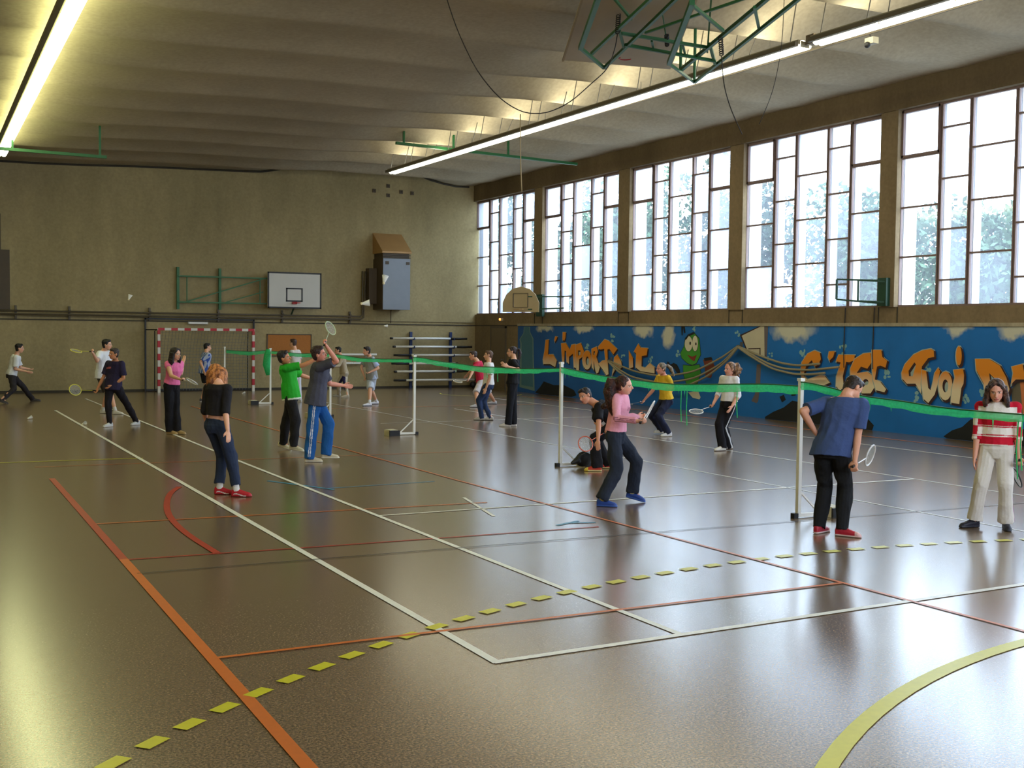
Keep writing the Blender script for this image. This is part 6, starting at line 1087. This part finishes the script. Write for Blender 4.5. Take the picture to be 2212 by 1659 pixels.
    hb.ell(hd + U*.024*k - F*.013*k, Lf*.0495*k, F*.0555*k, U*.047*k, 18, 12)
    hb.ell(hd - F*.024*k + U*.002*k, Lf*.0485*k, F*.038*k, U*.048*k, 16, 10)
    if st == 'bob': hb.tube([hd - F*.03*k, hd - F*.036*k - U*.06*k, nk - F*.035*k + U*.01*h], [.046*k, .044*k, .03*k], 12)
    if st == 'short':
        hb.ell(hd + F*.020*k + U*.052*k, Lf*.036*k, F*.026*k, U*.018*k); hb.ell(hd - F*.026*k - U*.026*k, Lf*.040*k, F*.026*k, U*.030*k)
        for s in (-1, 1): hb.ell(hd + Lf*.044*k*s + F*.006*k + U*.020*k, Lf*.007*k, F*.012*k, U*.018*k)
    r_ = random.Random(len(pid)+3)
    if st in ('long', 'mid'):
        L = o.get('hlen', .17)*h
        for i in range(13):
            a = math.radians(-100 + 200*i/12); d = Lf*math.sin(a) - F*math.cos(a)
            p0 = hd + U*.02*k + Lf*math.sin(a)*.046*k - F*math.cos(a)*.050*k; p1 = hd + d*.054*k - U*.04*k; dn = Vector((0, 0, -1))
            p2 = p1 + dn*L*.5 + d*.010*k; p3 = p1 + dn*L*(.95+.1*r_.random()) + d*(.006+.012*r_.random())*k - F*.012*k
            hb.tube([p0, p1, p2, p3], [.018*k, .019*k, .018*k, .008*k], 8)
        for s in (-1, 1): hb.tube([hd + F*.028*k + U*.062*k - Lf*.008*k, hd + F*.036*k + Lf*.030*k*s + U*.046*k, hd + F*.018*k + Lf*.047*k*s + U*.006*k, hd + F*.008*k + Lf*.052*k*s - U*.06*k, nk + F*.03*k + Lf*.05*k*s - U*.03*h], [.010*k, .010*k, .010*k, .012*k, .008*k], 8)
    if st == 'bob':
        for i in range(15):
            a = math.radians(-125 + 250*i/14); d = Lf*math.sin(a) - F*math.cos(a)
            p0 = hd + U*.03*k + d*.044*k; p1 = hd + d*.062*k; p2 = hd + d*.062*k - U*.07*k; p3 = hd + d*(.062+.018*r_.random())*k - U*(.135+.03*r_.random())*k
            hb.tube([p0, p1, p2, p3], [.02*k, .021*k, .020*k, .009*k], 8)
    if st == 'pony':
        bd = unit(-F + U*.15); p0 = hd + bd*.062*k + U*.016*k; D = o.get('ponyd', Vector((0, 0, -1))); L = o.get('ponyl', .2)*h; fat = o.get('ponyw', .03)*k
        hb.tube([p0, p0 + bd*.03*k - U*.005*k, p0 + bd*.045*k + Vector(D)*L*.35, p0 + bd*.03*k + Vector(D)*L*.75, p0 + bd*.02*k + Vector(D)*L], [.016*k, fat*.8, fat, fat*.8, .01*k], 12)
        for s in (-1, 1): hb.ell(hd + Lf*.046*k*s + F*.002*k + U*.016*k, Lf*.008*k, F*.014*k, U*.022*k)
        if o.get('curly'):
            for i in range(14): hb.ball(p0 + bd*(.03+.03*r_.random())*k + Vector(D)*L*r_.random() + Vector((r_.uniform(-1, 1), r_.uniform(-1, 1), 0))*fat*.8, fat*.45)
    hc = hair_c; hl = np.array(lin(o.get('hair2', o['hair'])))
    def hcol(P):
        n = noise_disp(P*np.array([1, 1, .22]), 1.8, 5, 150); w = np.clip(.5+n, 0, 1)[:, None]; return hc*(1-w) + hl*w
    finish(hb, 'hair', M['hair'], bo if False else root, min(vx, .008), hcol, 2, .004, 110, 3)
    return root

NAVY = (34, 38, 56); BLK = (22, 22, 26); SK = (214, 160, 130)
person('runner', 'running boy in a white t-shirt and dark trousers at the far left', dict(hair=(24, 20, 20), top=(232, 234, 240), trousers=(44, 40, 44), shoes=(50, 44, 42), sole=(90, 84, 76), vx=.012, pitchR=-.4, sleeve='short'))
person('whitetee', 'boy in white t-shirt and dark shorts half hidden behind the boy in navy', dict(hair=(24, 20, 20), top=(232, 234, 242), trousers=(60, 56, 50), shorts=.9, shoes=(214, 212, 206), socks=(215, 213, 208), vx=.012, handR=1.1, loose=1))
person('navytee', 'boy in navy t-shirt and black trousers leaning forward with legs wide apart', dict(hair=(58, 48, 46), top=(44, 38, 66), trousers=(28, 24, 32), shoes=(196, 196, 196), vx=.010, handR=1.1, loose=1, pattern='chest', skin=(204, 140, 100)))
person('pinktop', 'girl in a pink top and wide black trousers with her hand raised', dict(fem=1, hair=(34, 24, 28), top=(240, 120, 170), sleeve='cap', hem=.12, trousers=(24, 22, 26), legr=(.046, .050), shoes=(176, 146, 96), sole=(190, 166, 120), style='long', hlen=.08, vx=.010, handR=1.1, handL=.1, waist=.15, topname='top'))
person('goalboy', 'boy in a blue and white striped shirt and dark shorts in front of the goal', dict(hair=(18, 16, 20), top=(170, 180, 198), pattern='vstripes', sleevec=(60, 90, 170), trousers=(28, 26, 30), shorts=.8, shoes=(60, 56, 56), vx=.012, loose=1))
person('crop', 'auburn-haired girl in black cropped top, navy trousers and red shoes, seen from behind', dict(fem=1, near=1, hair=(110, 58, 26), hair2=(206, 132, 74), top=(34, 32, 36), sleeve='mid', slen=.12, hem=.25, trousers=(44, 54, 78), legr=(.056, .043), drop=-.045, waist=.18, shoes=(196, 24, 44), sole=(170, 30, 40), swoosh=(235, 225, 225), socks=(232, 226, 220), sockh=.25, style='bob', vx=.008, topname='cropped_top', skin=(236, 176, 148)))
person('green', 'boy in a bright green football jersey and black trousers stretching his arm forward', dict(near=1, hair=(38, 32, 34), top=(48, 178, 52), pattern='jersey', loose=1, hem=.02, trousers=(34, 32, 36), shoes=(214, 206, 178), sole=(226, 220, 200), vx=.009, handR=.5, legr=(.052, .044), pitchL=-.3, pitchR=-.15, topname='jersey', skin=(206, 138, 96)))
person('blue', 'boy in grey t-shirt and blue track trousers with white side stripes, arm raised', dict(near=1, hair=(54, 32, 34), top=(74, 74, 88), loose=1, hem=-.02, trousers=(34, 92, 160), tstripe=((228, 230, 236), 'double', 'R'), shoes=(214, 200, 170), sole=(232, 224, 206), vx=.0085, handR=1.1, handL=.2, skin=(226, 150, 124), legr=(.054, .048)))
person('backwhite', 'player in a white top seen behind the green net in front of the pinboard', dict(hair=(66, 46, 38), top=(206, 200, 194), trousers=(212, 214, 222), shoes=(200, 200, 200), vx=.012))
person('beige', 'boy in a beige tracksuit with navy side panels crouching by the far net', dict(hair=(20, 18, 18), top=(176, 160, 134), sleeve='long', hem=-.05, trousers=(196, 184, 164), tstripe=((44, 40, 84), 'panel', 'L'), shoes=(186, 176, 160), vx=.012, topname='track_top'))
person('shorts', 'boy in grey t-shirt and long white shorts facing left behind the far net', dict(hair=(34, 24, 22), top=(150, 150, 148), pattern='sleeves', sleevec=(176, 190, 224), loose=1, trousers=(196, 204, 216), shorts=.95, shoes=(228, 228, 240), sole=(60, 60, 90), socks=(230, 230, 236), vx=.011, handL=1., handR=1.))
person('redtee', 'player in a red t-shirt and white shorts bending towards the rack', dict(hair=(54, 38, 34), top=(196, 40, 72), trousers=(196, 190, 192), shorts=1.05, shoes=(190, 190, 200), sole=(40, 40, 60), vx=.012, handL=1.1))
person('jeans', 'person in a white t-shirt and blue jeans standing left of the girl in black', dict(hair=(96, 70, 52), top=(232, 228, 226), trousers=(46, 62, 96), shoes=(190, 184, 176), sole=(60, 56, 54), vx=.010))
person('blackgirl', 'girl all in black with a ponytail and white shoes by the mural', dict(fem=1, hair=(46, 32, 32), top=(22, 22, 26), trousers=(24, 24, 30), legr=(.048, .044), shoes=(218, 210, 204), style='pony', ponyl=.16, ponyw=.022, vx=.010, handL=.5))
person('lean', 'boy in a black shirt crouching and leaning left behind the net post', dict(near=1, hair=(42, 30, 30), top=(24, 22, 26), trousers=(26, 24, 28), shoes=(206, 60, 38), toecap=(226, 196, 70), sole=(234, 222, 150), vx=.009, handR=1.1, sleeve='short', hroll=1, skin=(214, 148, 118), legr=(.05, .05)))
person('pinkjacket', 'girl in a pink track jacket with long curly ponytail and blue shoes, stepping right', dict(fem=1, near=1, hair=(40, 22, 20), hair2=(78, 42, 32), top=(238, 164, 186), sleeve='long', hem=.1, pattern='armstripe', trousers=(40, 46, 60), legr=(.052, .050), shoes=(36, 70, 150), sole=(60, 96, 176), socks=(226, 222, 180), style='pony', ponyl=.26, ponyw=.05, curly=1, vx=.0085, handR=1.1, handL=1.1, topname='jacket', skin=(232, 172, 146), pitchL=-.25, drop=.0))
person('yellow', 'girl in a yellow top and dark blue trousers lunging behind the net', dict(fem=1, hair=(96, 84, 72), hair2=(150, 134, 110), top=(222, 178, 48), hem=.05, trousers=(34, 38, 62), shoes=(222, 222, 226), style='pony', ponyl=.17, ponyw=.022, ponyd=(.5, -.2, -.8), vx=.009, handR=1.1, skin=(216, 150, 128), legr=(.05, .044), topname='top'))
person('whitegirl', 'long-haired girl in white cardigan and black track trousers holding a racket out', dict(fem=1, near=1, hair=(84, 58, 42), hair2=(160, 122, 88), top=(238, 234, 236), sleeve='mid', slen=.25, hem=.12, trousers=(24, 22, 28), tstripe=((220, 222, 226), 'line', 'L'), legr=(.046, .046), shoes=(224, 218, 208), sole=(150, 140, 130), style='pony', ponyl=.13, ponyw=.042, curly=1, vx=.0085, handR=1.1, topname='cardigan', skin=(226, 164, 138)))
person('bluetee', 'boy in a blue t-shirt and black trousers seen from behind, hand on hip, red shoes', dict(near=1, hair=(34, 24, 20), hair2=(54, 38, 32), top=(66, 84, 130), loose=1, hem=.0, trousers=(24, 24, 26), legr=(.052, .043), drop=.035, shoes=(178, 30, 52), sole=(220, 196, 190), toecap=(222, 176, 170), vx=.0075, handR=1.1, handL=.5, skin=(222, 160, 130)))
person('striped', 'girl in a red and white striped jumper, white trousers and black shoes facing the camera', dict(hs=1.05, fem=1, near=1, hair=(38, 24, 24), hair2=(92, 62, 46), top=(236, 226, 214), pattern='stripes', sleeve='mid', slen=.3, hem=.08, trousers=(222, 214, 204), tstripe=((150, 60, 130), 'line', 'L'), legr=(.050, .052), drop=.0, shoes=(24, 24, 40), sole=(34, 34, 44), style='long', hlen=.07, vx=.006, handL=1.1, handR=.2, topname='jumper', skin=(224, 160, 134)))
